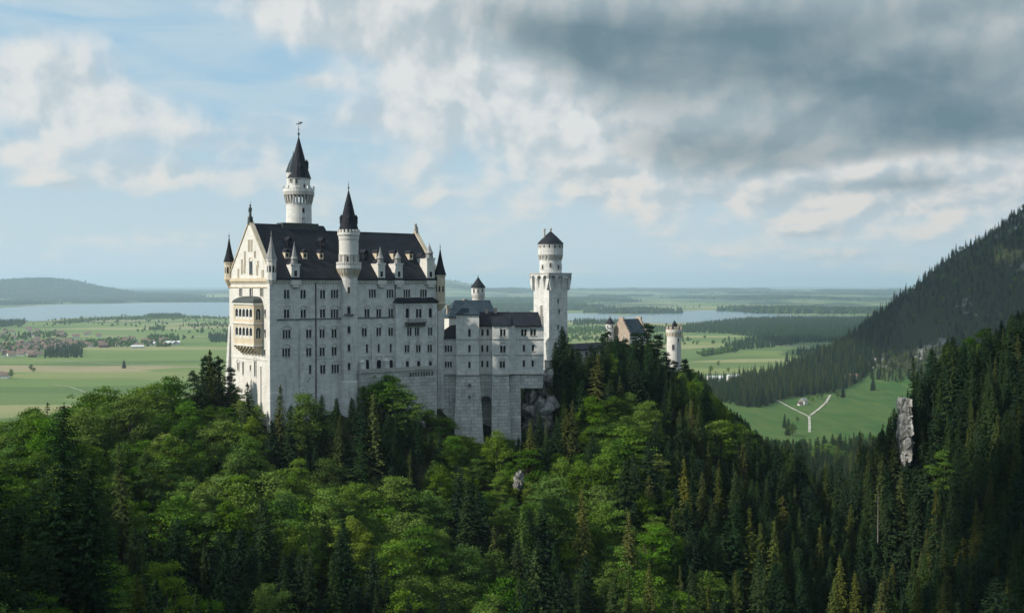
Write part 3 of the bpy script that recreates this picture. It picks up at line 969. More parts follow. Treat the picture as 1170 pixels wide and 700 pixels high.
    roof = B.part('roof', rf, M['slate'])
    rf = MB(); gable_roof(rf, s_mid - 0.3, L - 0.9, -0.86, W + 0.86, ze - 0.12, zr2)
    roof2 = B.part('roof', rf, M['slate'])
    rc = MB(); rc.box(0.9, s_mid - 0.4, W / 2 - 0.2, W / 2 + 0.2, zr1 - 0.3, zr1 + 0.22); B.part('ridge_cap', rc, M['copper'], roof)
    rc = MB(); rc.box(s_mid, L - 1, W / 2 - 0.2, W / 2 + 0.2, zr2 - 0.3, zr2 + 0.2); B.part('ridge_cap', rc, M['copper'], roof2)
    # ledge where the ridge meets the keep
    a, _ = B.on((0, W / 2), (1, 0), 321, 257); b_, _ = B.on((0, W / 2), (1, 0), 362, 257)
    rc = MB(); rc.box(a, b_, W / 2 - 1.2, W / 2 + 3.0, zr1 - 1.4, zr1 + 0.75); B.part('roof_platform', rc, M['copper'], roof)
    slope = (zr1 - ze) / (W / 2)
    # stone dormers standing on the eaves, with pinnacles
    def stone_dormer(px, ytip, ytop, ybot, wpx, par, drop=False):
        O = (0, -0.35)
        s, zt = B.on(O, (1, 0), px, ytop); _, zb = B.on(O, (1, 0), px, ybot); _, ztip = B.on(O, (1, 0), px, ytip)
        w = wpx * 0.30
        zt = min(zt, B.z(10.5))
        m = MB()
        m.box(s - w / 2, s + w / 2, -0.5, 9.0, ze - 0.6, zt)
        m.box(s - w / 2 - 0.25, s + w / 2 + 0.25, -0.7, 0.2, zt - 0.35, zt + 0.15)
        m.box(s - w / 2 - 0.3, s + w / 2 + 0.3, -0.85, 0.3, ze - 2.0, ze - 0.5)
        m.box(s - w / 2 + 0.4, s + w / 2 - 0.4, -0.75, 0.3, ze - 2.8, ze - 2.004)
        i = len(m.v)
        d = B.part('dormer', m, M['cream'])
        pn = MB(); pn.lathe([(w * 0.42, zt + 0.1), (w * 0.36, zt + 1.6), (w * 0.46, zt + 1.7), (w * 0.30, zt + 2.5), (0.10, ztip), (0.05, ztip + 0.6)], 8, s, 0.35)
        B.part('pinnacle', pn, M['greyslate'], d)
        rr = MB(); gable_roof_y(rr, s - w / 2 - 0.1, s + w / 2 + 0.1, 0.4, 10.0, zt, zt + 1.3); B.part('dormer_roof', rr, M['slate'], d)
        pb = MB(); pb.face([(s - 0.5, -0.52, ze + 0.6), (s + 0.5, -0.52, ze + 0.6), (s + 0.5, -0.52, ze + 2.4), (s - 0.5, -0.52, ze + 2.4)]); B.part('pane', pb, M['glass'], d)
    def gable_roof_y(mb, x0, x1, y0, y1, ze_, zr_):
        xm = (x0 + x1) / 2; i = len(mb.v)
        mb.v += [(x0, y0, ze_ + 0.01), (x1, y0, ze_ + 0.01), (xm, y0, zr_), (x0, y1, ze_ + 0.01), (x1, y1, ze_ + 0.01), (xm, y1, zr_)]
        mb.f += [(i, i + 2, i + 5, i + 3), (i + 1, i + 4, i + 5, i + 2), (i, i + 1, i + 2), (i + 3, i + 5, i + 4)]
    stone_dormer(337.5, 278, 302, 315, 9.5, roof); stone_dormer(435.8, 283, 301, 316, 9.0, roof2)
    stone_dormer(455.7, 288, 301, 311, 9.5, roof2); stone_dormer(492, 279, 295, 316, 10.5, roof2)
    def small_dormer(px, py, light):
        # find the place on the front roof slope
        best = None
        for k in range(1, 40):
            y = k * 0.33
            s, z = B.on((0, y), (1, 0), px, py)
            zz = ze + slope * (y + 0.9)
            if best is None or abs(z - zz) < best[0]:
                best = (abs(z - zz), s, y, zz)
        _, s, y, zz = best
        m = MB(); m.box(s - 0.75, s + 0.75, y - 0.7, y + 2.0, zz - 1.2, zz + 0.9)
        d = B.part('dormer', m, M['ochre' if light else 'slate'])
        rr = MB(); gable_roof_y(rr, s - 0.95, s + 0.95, y - 0.95, y + 2.6, zz + 0.9, zz + 2.0); B.part('dormer_roof', rr, M['slate'], d)
        pb = MB(); pb.face([(s - 0.4, y - 0.72, zz - 0.6), (s + 0.4, y - 0.72, zz - 0.6), (s + 0.4, y - 0.72, zz + 0.5), (s - 0.4, y - 0.72, zz + 0.5)]); B.part('pane', pb, M['glass'], d)
    for px, py, lt in [(327, 291, 1), (347.5, 291, 1), (366, 292, 1), (330, 277, 0), (368, 279, 0), (431, 291.5, 1), (450, 292, 1), (468.5, 293, 1), (417, 291, 0), (482, 296, 0)]:
        small_dormer(px, py, lt)
    # bay with two arcaded storeys on the gable
    y_r, y_l, p = 5.8, 19.9, 3.0
    bo = ((-p, y_l), (0, -1)); bs = ((-p, y_r), (1, 0))
    _, bt = B.on(*bo, 280, 347); _, bb = B.on(*bo, 280, 394); _, bk = B.on(*bo, 280, 404.5); _, bm = B.on(*bo, 280, 369); _, dome = B.on(*bo, 280, 338.5)
    by = MB(); fo = []; so = []
    bay = None
    LL = y_l - y_r
    for zc in (B.on(*bo, 278, 358)[1], B.on(*bo, 278, 379.3)[1]):
        fo.append((0.9, LL - 0.9, zc - 1.75, zc + 1.75)); so.append((0.55, 2.5, zc - 1.75, zc + 1.75))
    wall(by, *bo, 0, LL, bb, bt, fo, 0.5); wall(by, *bs, 0, p, bb, bt, so, 0.5); wall(by, (0, y_l), (-1, 0), 0, p, bb, bt)
    by.face([(-p, y_l, bb), (-p, y_r, bb), (0, y_r, bb), (0, y_l, bb)])
    bay = B.part('bay', by, M['ochre'])
    for o4 in fo:
        n = 5; wl = (o4[1] - o4[0] - 0.2) / n
        cm = MB()
        for k in range(n + 1):
            xx = o4[0] + 0.1 + wl * k
            wbox(cm, *bo, xx - 0.26, xx + 0.26, o4[2] + 0.004, o4[3] - 0.004, -0.45, -0.05)
        for k in range(n):
            a_, b2 = o4[0] + 0.1 + wl * k + 0.26, o4[0] + 0.1 + wl * (k + 1) - 0.26
            r = (b2 - a_) / 2; cx = (a_ + b2) / 2; sp = o4[3] - r - 0.25
            for q in range(6):
                t0 = math.pi * (1 - q / 6); t1 = math.pi * (1 - (q + 1) / 6)
                cm.face([wpt(*bo, cx + r * math.cos(t0), sp + r * math.sin(t0), -0.1), wpt(*bo, cx + r * math.cos(t1), sp + r * math.sin(t1), -0.1), wpt(*bo, cx + r * math.cos(t1), o4[3], -0.1), wpt(*bo, cx + r * math.cos(t0), o4[3], -0.1)])
            wbox(cm, *bo, a_, b2, o4[2] + 0.004, o4[2] + 0.75, -0.3, -0.16)
        B.part('arcade', cm, M['cream'], bay)
        pb = MB(); pb.face([wpt(*bo, o4[0], o4[2], -0.48), wpt(*bo, o4[1], o4[2], -0.48), wpt(*bo, o4[1], o4[3], -0.48), wpt(*bo, o4[0], o4[3], -0.48)]); B.part('pane', pb, M['glass'], bay)
    for o4 in so:
        cm = MB(); cx = (o4[0] + o4[1]) / 2; r = (o4[1] - o4[0]) / 2 - 0.2; sp = o4[3] - r - 0.2
        for q in range(6):
            t0 = math.pi * (1 - q / 6); t1 = math.pi * (1 - (q + 1) / 6)
            cm.face([wpt(*bs, cx + r * math.cos(t0), sp + r * math.sin(t0), -0.1), wpt(*bs, cx + r * math.cos(t1), sp + r * math.sin(t1), -0.1), wpt(*bs, cx + r * math.cos(t1), o4[3], -0.1), wpt(*bs, cx + r * math.cos(t0), o4[3], -0.1)])
        for sg in (-1, 1):
            wbox(cm, *bs, cx + sg * (r + 0.1) - 0.1, cx + sg * (r + 0.1) + 0.1, o4[2], o4[3], -0.4, -0.08)
        wbox(cm, *bs, cx - 0.1, cx + 0.1, o4[2], sp, -0.3, -0.12)
        B.part('arcade', cm, M['cream'], bay)
        pb = MB(); pb.face([wpt(*bs, o4[0], o4[2], -0.48), wpt(*bs, o4[1], o4[2], -0.48), wpt(*bs, o4[1], o4[3], -0.48), wpt(*bs, o4[0], o4[3], -0.48)]); B.part('pane', pb, M['glass'], bay)
    tr = MB()
    for zc in (bb, bm, bt):
        wbox(tr, *bo, -0.2, LL + 0.25, zc - 0.3, zc + 0.25, 0.004, 0.3); wbox(tr, *bs, 0.004, p, zc - 0.3, zc + 0.25, 0.004, 0.3)
    B.part('bay_moulding', tr, M['cream'], bay)
    ck = MB()
    for k in range(7):
        yy = y_r + 0.3 + (LL - 1.0) * k / 6
        for st in range(4):
            ck.box(-p * (1 - st * 0.25), 0.0, yy, yy + 0.7, bb - 0.3 - (st + 1) * (bb - bk - 0.3) / 4, bb - 0.31 - st * (bb - bk - 0.3) / 4)
    B.part('corbel', ck, M['ochre'], bay)
    dm = MB(); ns = 5; cxs = y_l - LL / 2
    prev = None
    for k in range(ns + 1):
        t = k / ns
        q = math.cos(t * math.pi / 2); z = bt + 0.25 + (dome - bt - 0.2) * math.sin(t * math.pi / 2)
        ring = [(-(p + 0.35) * q, cxs + (LL / 2 + 0.3) * (0.35 + 0.65 * q), z), (-(p + 0.35) * q, cxs - (LL / 2 + 0.3) * (0.35 + 0.65 * q), z), (0.0, cxs - (LL / 2 + 0.3) * (0.35 + 0.65 * q), z), (0.0, cxs + (LL / 2 + 0.3) * (0.35 + 0.65 * q), z)]
        if prev:
            for a_, b2 in ((0, 1), (1, 2), (3, 0)):
                dm.face([prev[a_], prev[b2], ring[b2], ring[a_]])
        prev = ring
    B.part('bay_roof', dm, M['copper'], bay, True)
    # corner turrets of the two gables
    def turret(x, y, r, zbot, zc, ztip, mat, oct_n=8, conemat='slate'):
        t = MB(); t.lathe([(0.3, zbot - 3.2), (r * 0.6, zbot - 1.8), (r * 1.08, zbot - 0.4), (r * 1.12, zbot), (r, zbot + 0.1), (r, zc - 0.5), (r * 1.15, zc - 0.45), (r * 1.15, zc)], oct_n, x, y, math.pi / oct_n)
        tw = B.part('turret', t, M[mat])
        t = MB(); t.lathe([(r * 1.22, zc + 0.01), (r * 0.72, zc + (ztip - zc) * 0.33), (r * 0.36, zc + (ztip - zc) * 0.66), (0.09, ztip)], oct_n, x, y, math.pi / oct_n); finial(t, x, y, ztip, 1.6, 0.1)
        B.part('spire', t, M[conemat], tw)
        pb = MB()
        for k in range(oct_n):
            a = 2 * math.pi * k / oct_n; q = r * math.cos(math.pi / oct_n) + 0.02
            cx, cy = x + q * math.cos(a), y + q * math.sin(a); d = (-math.sin(a), math.cos(a)); zz = (zbot + zc) / 2
            pb.face([(cx - d[0] * 0.32, cy - d[1] * 0.32, zz - 1.0), (cx + d[0] * 0.32, cy + d[1] * 0.32, zz - 1.0), (cx + d[0] * 0.32, cy + d[1] * 0.32, zz + 0.8), (cx, cy, zz + 1.15), (cx - d[0] * 0.32, cy - d[1] * 0.32, zz + 0.8)])
        B.part('pane', pb, M['glass'], tw)
    turret(0.0, 0.0, 1.45, B.z(2.0), B.z(8.0), B.z(15.2), 'cream', 8, 'greyslate')
    turret(0.0, W, 1.5, B.z(2.2), B.z(7.6), B.z(15.5), 'ochre', 8)
    xe = L - 0.6
    turret(xe, -0.2, 1.75, B.z(-6), B.z(3.6), B.z(12.6), 'ochre', 8)
    turret(L, W, 1.6, B.z(0), B.z(5.0), B.z(13.0), 'ochre', 8)
    c = MB(); c.prism([(xe + 1.5 * math.cos(a * math.pi / 4 + .39), -0.1 + 1.5 * math.sin(a * math.pi / 4 + .39)) for a in range(8)], 4, B.z(-8.5)); B.part('corner_pier', c, M['white'])
    # risalit walls, roof, balcony
    rb = MB(); wall(rb, *RO, r0, r1, rz0, rz1, rops)
    wall(rb, (r0, 0), (0, -1), 0, 1.3, rz0, rz1); wall(rb, (r1, -1.3), (0, 1), 0, 1.3, rz0, rz1)
    B.part('wing_wall', rb, M['white'])
    rr = MB()
    i = 0
    rr.hexa([(r0 - 0.5, -1.9, rz1 - 0.1), (r1 + 0.5, -1.9, rz1 - 0.1), (r1 + 0.5, 0.0, rz1 - 0.1), (r0 - 0.5, 0.0, rz1 - 0.1)], [(r0 - 0.5, -1.9, rz1 + 0.1), (r1 + 0.5, -1.9, rz1 + 0.1), (r1 - 0.8, -0.02, rz1 + 1.5), (r0 + 1.2, -0.02, rz1 + 1.5)])
    B.part('wing_roof', rr, M['slate'])
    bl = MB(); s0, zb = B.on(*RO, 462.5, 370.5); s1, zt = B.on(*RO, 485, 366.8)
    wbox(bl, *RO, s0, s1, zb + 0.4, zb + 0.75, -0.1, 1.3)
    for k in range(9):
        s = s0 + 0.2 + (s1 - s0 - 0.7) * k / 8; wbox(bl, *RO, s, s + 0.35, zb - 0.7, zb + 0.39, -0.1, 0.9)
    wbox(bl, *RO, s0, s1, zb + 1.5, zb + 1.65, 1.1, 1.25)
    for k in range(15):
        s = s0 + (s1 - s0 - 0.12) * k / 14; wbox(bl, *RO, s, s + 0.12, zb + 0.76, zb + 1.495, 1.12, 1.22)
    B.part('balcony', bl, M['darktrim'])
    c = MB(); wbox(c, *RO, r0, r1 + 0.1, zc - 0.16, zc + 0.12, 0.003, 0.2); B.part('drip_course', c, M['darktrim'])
    # terrace below the front, right half
    TO = ((0, -4.2), (1, 0))
    t0, tz = B.on(*TO, 411.5, 424.5); t1, _ = B.on(*TO, 499, 424.5)
    ta = MB(); bays = []
    tm, _ = B.on(*TO, 467, 430)
    n = 9
    for k in range(n):
        s = tm + 0.4 + (t1 - tm - 1.5) * k / n; bays.append((s, s + 0.75, tz - 2.7, tz - 1.25))
    wall(ta, *TO, t0, t1, 0, tz - 0.5, bays, 0.6); wall(ta, (t1, -4.2), (0, 1), 0, 4.2, 0, tz - 0.5); wall(ta, (t0, 0), (0, -1), 0, 4.2, 0, tz - 0.5)
    wbox(ta, *TO, t0 - 0.2, t1 + 0.2, tz - 0.5, tz - 0.1, -4.2, 0.35)
    ter = B.part('terrace', ta, M['rubble'])
    pb = MB()
    for a_, b2, c_, e in bays: pb.face([wpt(*TO, a_, c_, -0.58), wpt(*TO, b2, c_, -0.58), wpt(*TO, b2, e, -0.58), wpt(*TO, a_, e, -0.58)])
    B.part('blind_arch', pb, M['iron'], ter)
    pr = MB(); wbox(pr, *TO, t0, t1, tz - 0.09, tz + 0.75, -0.1, 0.25); B.part('parapet', pr, M['trim'], ter)
    for px in (413.5, 440.5):
        c = MB(); s, _ = B.on((0, -2.6), (1, 0), px, 420); c.box(s - 0.9, s + 0.9, -3.6, -2.0, tz - 0.09, tz + 3.0); c.prism([(s - 1.1, -3.8), (s + 1.1, -3.8), (s + 1.1, -1.8), (s - 1.1, -1.8)], tz + 3.005, tz + 3.6, 0.3); B.part('terrace_pier', c, M['white'], ter)
    # chimneys
    for px, py in ((341, 257), (374, 262)):
        pass
    # figures on the gable tops
    st = MB(); x, y, z = 0.3, W / 2, zr1 + 0.7
    st.prism([(x - 0.7, y - 0.7), (x + 0.7, y - 0.7), (x + 0.7, y + 0.7), (x - 0.7, y + 0.7)], z - 0.8, z + 1.5, 0.8)
    st.lathe([(0.5, z + 1.5), (0.42, z + 2.2), (0.36, z + 2.9), (0.52, z + 3.6), (0.58, z + 4.2), (0.22, z + 4.55), (0.2, z + 4.65), (0.3, z + 4.95), (0.26, z + 5.25), (0.06, z + 5.5)], 10, x, y)
    st.tube([(x, y - 0.45, z + 4.2), (x - 0.2, y - 0.95, z + 3.7), (x - 0.35, y - 0.95, z + 4.4)], 0.17, 0.12)
    st.tube([(x, y + 0.45, z + 4.2), (x - 0.1, y + 0.8, z + 3.5), (x - 0.4, y + 0.55, z + 3.1)], 0.17, 0.12)
    st.tube([(x - 0.4, y - 0.98, z + 1.5), (x - 0.35, y - 0.98, z + 6.3)], 0.06, 0.05)
    B.part('statue', st, M['copper'], label='dark statue of a standing knight with a lance on the gable top')
    st = MB(); x = L - 0.4; z = zr2 + 0.5
    st.box(x - 0.6, x + 0.6, y - 0.7, y + 0.7, z - 0.8, z + 0.7)
    st.tube([(x + 0.4, y, z + 0.7), (x + 0.25, y, z + 1.6), (x - 0.1, y, z + 2.5)], 0.5, 0.42, 8)
    st.lathe([(0.25, z + 2.2), (0.5, z + 2.6), (0.52, z + 3.0), (0.3, z + 3.3), (0.05, z + 3.45)], 8, x - 0.2, y)
    st.tube([(x - 0.3, y - 0.2, z + 2.2), (x - 0.55, y - 0.2, z + 0.7)], 0.18, 0.15); st.tube([(x - 0.3, y + 0.2, z + 2.2), (x - 0.55, y + 0.2, z + 0.7)], 0.18, 0.15)
    st.tube([(x + 0.5, y, z + 0.9), (x + 0.9, y, z + 1.5), (x + 0.75, y, z + 2.1)], 0.1, 0.07)
    B.part('statue', st, M['trim'], label='stone statue of a sitting lion on the far gable')
    return B

PAL = build_palace()


def round_tower(name, cx, cy, zbase, label, cat):
    return Bld(name, (cx, cy, zbase), 0.0, label, cat)

def facing(x, y):
    return math.atan2(-y, -x)                                    # direction from the tower to the viewing side

# ---- stair tower on the palace front --------------------------------------
def build_stair_tower():
    s, _ = PAL.on((0, -0.6), (1, 0), 398.6, 330)
    p = PAL.o.matrix_basis if False else None
    c, sn = PAL.c, PAL.s
    wx = PAL.loc.x + s * c - (-0.6) * sn; wy = PAL.loc.y + s * sn + (-0.6) * c
    T = round_tower('stair_tower', wx, wy, -44.0, 'slim round tower with pointed slate spire engaged in the long palace front', 'tower')
    zz = lambda y: at(398, y, wy)[2] - T.loc.z
    u = 1.0 / F * wy
    r = 9.9 * u; R = 11.6 * u; G = 14.3 * u
    sh = MB(); sh.lathe([(r * 1.12, 0), (r * 1.1, zz(436)), (r, zz(434)), (r, zz(318)), (r * 1.12, zz(313)), (r * 1.3, zz(309)), (G, zz(306.5)), (G, zz(303)), (G - 0.5, zz(302.9)), (R * 0.95, zz(302.8))], 28)
    T.part('shaft', sh, M['white'], smooth=False)
    up = MB(); up.lathe([(R * 0.95, zz(303.2)), (R * 0.95, zz(275)), (R, zz(273)), (R * 1.02, zz(270)), (R * 1.1, zz(268.5)), (R * 1.1, zz(265.8)), (R * 0.8, zz(265.7))], 28); T.part('upper_shaft', up, M['cream'])
    b = MB(); merlons(b, 0, 0, R * 1.1, zz(265.9), zz(262.5), 18, 0.4); T.part('battlement', b, M['cream'])
    b = MB(); merlons(b, 0, 0, G, zz(303.1), zz(300.6), 40, 0.3, 0.55); b.lathe([(G, zz(300.55)), (G, zz(299.6)), (G - 0.35, zz(299.6)), (G - 0.35, zz(300.55))], 28); T.part('gallery_railing', b, M['cream'])
    b = MB(); corbels(b, 0, 0, r, G - 0.1, zz(316), zz(307), 22); T.part('corbel_ring', b, M['ochre'])
    # blind arcade round the upper storey
    b = MB()
    for k in range(12):
        a = 2 * math.pi * k / 12; q = R * 0.95 + 0.02
        O = (q * math.cos(a), q * math.sin(a)); d = (-math.sin(a), math.cos(a))
        for sg in (-1, 1): wbox(b, O, d, sg * 0.62 - 0.12, sg * 0.62 + 0.12, zz(302), zz(292), -0.2, 0.12)
        wbox(b, O, d, -0.75, 0.75, zz(291.8), zz(290.8), -0.2, 0.14)
    T.part('blind_arcade', b, M['trim'])
    f = facing(wx, wy)
    for k, a in enumerate((f - 0.9, f - 0.1, f + 0.55)): slit(T, 0, 0, R * 0.95, a, zz(296.5), 0.6, 2.2)
    for y, w, h in ((331.5, 0.75, 2.0), (354, 0.85, 2.3), (376, 0.8, 2.2), (396.5, 0.75, 2.2), (417.5, 0.75, 2.2)):
        slit(T, 0, 0, r, f + 0.0, zz(y), w, h)
    slit(T, 0, 0, r, f + 0.1, zz(311), 1.4, 2.6, 'ochre')
    b = MB(); O = (r * math.cos(f), r * math.sin(f)); d = (-math.sin(f), math.cos(f)); wbox(b, O, d, -1.6, 1.6, zz(359.5), zz(358.3), -0.3, 0.7); T.part('window_ledge', b, M['darktrim'])
    sp = MB(); sp.lathe([(R * 0.98, zz(265)), (R * 0.99, zz(264)), (R * 0.66, zz(247)), (R * 0.36, zz(232)), (0.16, zz(218))], 16); spire = T.part('spire', sp, M['slate'])
    fn = MB(); finial(fn, 0, 0, zz(218), zz(207.5) - zz(218), 0.13); T.part('finial', fn, M['copper'], spire)
    for a in (f + 1.45, f - 1.45, f + 0.05, f + 3.1):
        q = R * 0.72; x, y = q * math.cos(a), q * math.sin(a)
        m = MB(); m.prism([(x + 0.55 * math.cos(t), y + 0.55 * math.sin(t)) for t in np.arange(0, 6.28, math.pi / 2)], zz(256), zz(249)); m.prism([(x + 0.7 * math.cos(t), y + 0.7 * math.sin(t)) for t in np.arange(0, 6.28, math.pi / 2)], zz(249) + .01, zz(245), 0.05)
        T.part('dormer', m, M['slate'], spire)
build_stair_tower()

# ---- the tall keep behind the palace --------------------------------------
def build_keep():
    Y = 392.0; X = at(341.6, 250, Y).x; zb = -42.0
    T = round_tower('round_keep', X, Y, zb, 'tallest round white tower with balustraded gallery rising behind the palace roof', 'tower')
    zz = lambda y: at(342, y, Y)[2] - zb
    u = Y / F; r = 14.2 * u; G = 17.4 * u; R = 12.6 * u
    sh = MB(); sh.lathe([(r * 1.15, 0), (r * 1.02, zz(258)), (r, zz(236)), (r * 1.03, zz(232.5))], 32); T.part('shaft', sh, M['white'])
    c = MB(); corbels(c, 0, 0, r, G - 0.15, zz(233.5), zz(223.5), 24); T.part('corbel_ring', c, M['trim'])
    g = MB(); g.lathe([(r, zz(224)), (G, zz(223.4)), (G, zz(220)), (G - 0.5, zz(219.9)), (R, zz(219.8))], 32); gal = T.part('gallery', g, M['trim'])
    g = MB(); g.lathe([(G, zz(219.8)), (G, zz(216.2)), (G - 0.4, zz(216.2)), (G - 0.4, zz(219.8))], 32); merlons(g, 0, 0, G + 0.1, zz(216.1), zz(213), 8, 0.55, 0.3); T.part('parapet', g, M['white'], gal)
    up = MB(); up.lathe([(R, zz(221)), (R, zz(206)), (R * 1.06, zz(205)), (R * 1.06, zz(203.5))], 32); T.part('upper_shaft', up, M['white'])
    f = facing(X, Y)
    sp = MB(); sp.lathe([(R * 1.12, zz(204)), (R * 0.98, zz(199)), (R * 0.66, zz(186)), (R * 0.34, zz(171)), (0.22, zz(157.5))], 16); spire = T.part('spire', sp, M['slate'])
    fn = MB(); finial(fn, 0, 0, zz(158), zz(143) - zz(158), 0.17); fn.box(-0.9, 0.9, -0.05, 0.05, zz(142.2), zz(141.3)); fn.box(-0.06, 0.06, -0.06, 0.06, zz(143.5), zz(138.5)); fn.box(0.25, 1.3, -0.04, 0.04, zz(141), zz(139.4)); T.part('weather_vane', fn, M['copper'], spire)
    # stair turret on the left flank
    a = f - 1.35; q = R * 0.50; x, y = q * math.cos(a), q * math.sin(a)
    st = MB(); st.lathe([(R * 0.60, zz(221)), (R * 0.60, zz(199)), (R * 0.64, zz(198.5)), (R * 0.64, zz(197))], 20, x, y); tu = T.part('turret', st, M['white'])
    st = MB(); st.lathe([(R * 0.70, zz(197.2)), (R * 0.42, zz(187)), (0.12, zz(177))], 14, x - 0.4 * R * 0, y); finial(st, x, y, zz(177), 1.4, 0.1); T.part('turret_roof', st, M['skylitslate'], tu)
    for a2, y2 in ((f + 1.3, 188), (f + 0.2, 192)):
        q = R * 0.74; x, y = q * math.cos(a2), q * math.sin(a2)
        m = MB(); m.prism([(x + 0.6 * math.cos(t), y + 0.6 * math.sin(t)) for t in np.arange(0, 6.28, math.pi / 2)], zz(y2 + 5), zz(y2 - 1)); m.prism([(x + 0.75 * math.cos(t), y + 0.75 * math.sin(t)) for t in np.arange(0, 6.28, math.pi / 2)], zz(y2 - 1) + .01, zz(y2 - 6), 0.05); T.part('dormer', m, M['slate'], spire)
    for a, rr, y, w, h in ((f + 0.35, r, 241, 0.7, 1.6), (f + 0.35, r, 252, 0.7, 1.6), (f - 0.2, R, 208, 0.8, 1.9), (f - 0.75, R * 1.02, 206, 0.7, 1.6), (f + 0.5, R, 214, 0.7, 1.6)):
        slit(T, 0, 0, rr, a, zz(y), w, h)
build_keep()

# ---- the bower with its stone substructure --------------------------------
def build_bower():
    zb = -64.0
    B = Bld('bower_wing', (-26.3, 384.0, zb), rad(3.0), 'white wing of stepped blocks on tall grey stone piers above the rock face', 'castle wing')
    D1 = (1, 0)
    X = lambda px, y: B.on((0, y), D1, px, 390)[0]
    Z = lambda py, y=0.0: B.on((0, y), D1, 550, py)[1]
    yA, yB, yC, yD, yE = 1.0, -2.0, 1.6, -1.4, 1.4
    zt = Z(372); base = Z(427.5)
    # stone substructure: battered piers
    st = MB()
    def pier(px0, px1, y, q0, q1, zt_, zlow=0.0, out=2.2, back=14.0):
        a, b = X(px0, y), X(px1, y); a2, b2 = X(q0, y - out), X(q1, y - out)
        st.hexa([(a2, y - out, zlow), (b2, y - out, zlow), (b2, back, zlow), (a2, back, zlow)], [(a, y, zt_), (b, y, zt_), (b, back, zt_), (a, back, zt_)])
    pier(497.5, 521, yA + 0.15, 496, 521, base, 0, 1.0)
    pier(521.3, 548, yB + 0.12, 517.5, 555, base - 0.01, 0, 3.4)
    pier(562, 581.5, yD + 0.12, 561.5, 585, base - 0.02, 0, 2.2)
    pier(581.8, 594.5, yE + 0.12, 584, 596, base - 0.03, 0, 1.6)
    pier(594.8, 620.8, yE + 0.35, 594.8, 620, base - 0.035, base - 5, 0.1)
    B.part('stone_pier', st, M['rubble'])
    nw = MB()
    n0, n1 = X(549.2, yC), X(561.3, yC); nz = Z(452, yC)
    wall(nw, (0, yC), D1, X(546, yC), X(564, yC), 0, base - 0.05, [(n0, n1, 0, nz)], 5.0)
    r = (n1 - n0) / 2; cx = (n0 + n1) / 2
    for q in range(8):
        t0 = math.pi * (1 - q / 8); t1 = math.pi * (1 - (q + 1) / 8)
        nw.face([(cx + r * math.cos(t0), yC + 0.02, nz - r + r * math.sin(t0)), (cx + r * math.cos(t1), yC + 0.02, nz - r + r * math.sin(t1)), (cx + r * math.cos(t1), yC + 0.02, nz), (cx + r * math.cos(t0), yC + 0.02, nz)])
    nw.face([(n0, yC + 4.99, 0), (n1, yC + 4.99, 0), (n1, yC + 4.99, nz), (n0, yC + 4.99, nz)])
    B.part('arched_niche', nw, M['rubble'])
    hl = MB()
    for px, py in ((536.4, 439.5), (536.4, 453)):
        O = (0, yB + 0.1 - 0.0); s, z = B.on((0, yB - 0.6), D1, px, py); hl.box(s - 0.3, s + 0.3, yB - 1.6, yB - 0.4, z - 0.35, z + 0.35)
    B.part('loop_hole', hl, M['iron'])
    # white storeys
    body = MB(); trimm = MB()
    def block(px0, px1, y, ztop, wins, back=13.0, left=True):
        a, b = X(px0, y), X(px1, y); ops = []
        for px, py, n, lw, h in wins:
            s, z = B.on((0, y), D1, px, py); ops.append(window(B, (0, y), D1, s, z, n, lw, h, True, 0.25))
        wall(body, (0, y), D1, a, b, base, ztop, ops)
        wall(body, (a, back), (0, -1), 0, back - y, base, ztop); wall(body, (b, y), (0, 1), 0, back - y, base, ztop); wall(body, (b, back), (-1, 0), 0, b - a, base, ztop)
        for py in (387.2, 405.2):
            z = Z(py, y)
            if z < ztop - 0.3: wbox(trimm, (0, y), D1, a - 0.05, b + 0.05, z - 0.15, z + 0.1, -0.05, 0.2)
        wbox(trimm, (0, y), D1, a - 0.12, b + 0.12, base - 0.25, base + 0.25, -0.05, 0.32)
        if ztop < Z(375): wbox(trimm, (0, y), D1, a - 0.1, b + 0.1, ztop - 0.5, ztop - 0.02, -0.05, 0.3)
        return a, b
    aA, bA = block(498, 521, yA, Z(386.5), [(512.3, 398, 3, 0.6, 2.3), (512.3, 416, 3, 0.55, 2.0)])
    aB, bB = block(521.6, 547.4, yB, Z(358.5), [(536.4, 380, 1, 0.8, 2.5), (536.4, 398, 1, 0.75, 2.4), (536.4, 416.5, 1, 0.75, 2.2)])
    aC, bC = block(547.6, 563, yC, zt, [(551.2, 379.6, 1, 0.7, 2.3), (557.2, 379.6, 1, 0.7, 2.3), (551, 398, 1, 0.62, 2.2), (556.9, 398, 1, 0.62, 2.2), (551, 415.6, 1, 0.62, 2.1), (556.9, 415.6, 1, 0.62, 2.1)])
    aD, bD = block(562.6, 581, yD, zt, [(574.6, 380, 2, 0.75, 2.4), (574.6, 398.5, 2, 0.72, 2.3), (574, 416.3, 2, 0.7, 2.3)])
    aE, bE = block(581.5, 621.3, yE, zt, [(584.3, 380.5, 2, 0.75, 2.4), (598.6, 379.6, 2, 0.78, 2.4), (609.2, 379.2, 2, 0.78, 2.4), (598.6, 397.6, 1, 0.72, 2.3), (609, 397.4, 1, 0.72, 2.3), (598.6, 415, 1, 0.72, 2.2), (608.6, 415, 1, 0.72, 2.2)])
    # splayed side of the bay
    c = MB(); c.prism([(bD, yD + 0.05), (bD + 2.9, yE + 0.03), (bD, yE + 2)], base + 0.02, zt - 0.02); B.part('bay_side', c, M['white'])
    wt = MB(); s, z = B.on((0, yE), D1, 584.3, 398); wbox(wt, (0, yE), D1, s - 1.0, s + 1.0, z - 1.2, z + 1.2, 0.02, 0.14); B.part('blank_panel', wt, M['white'])
    B.part('wall', body, M['white']); B.part('string_course', trimm, M['trim'])
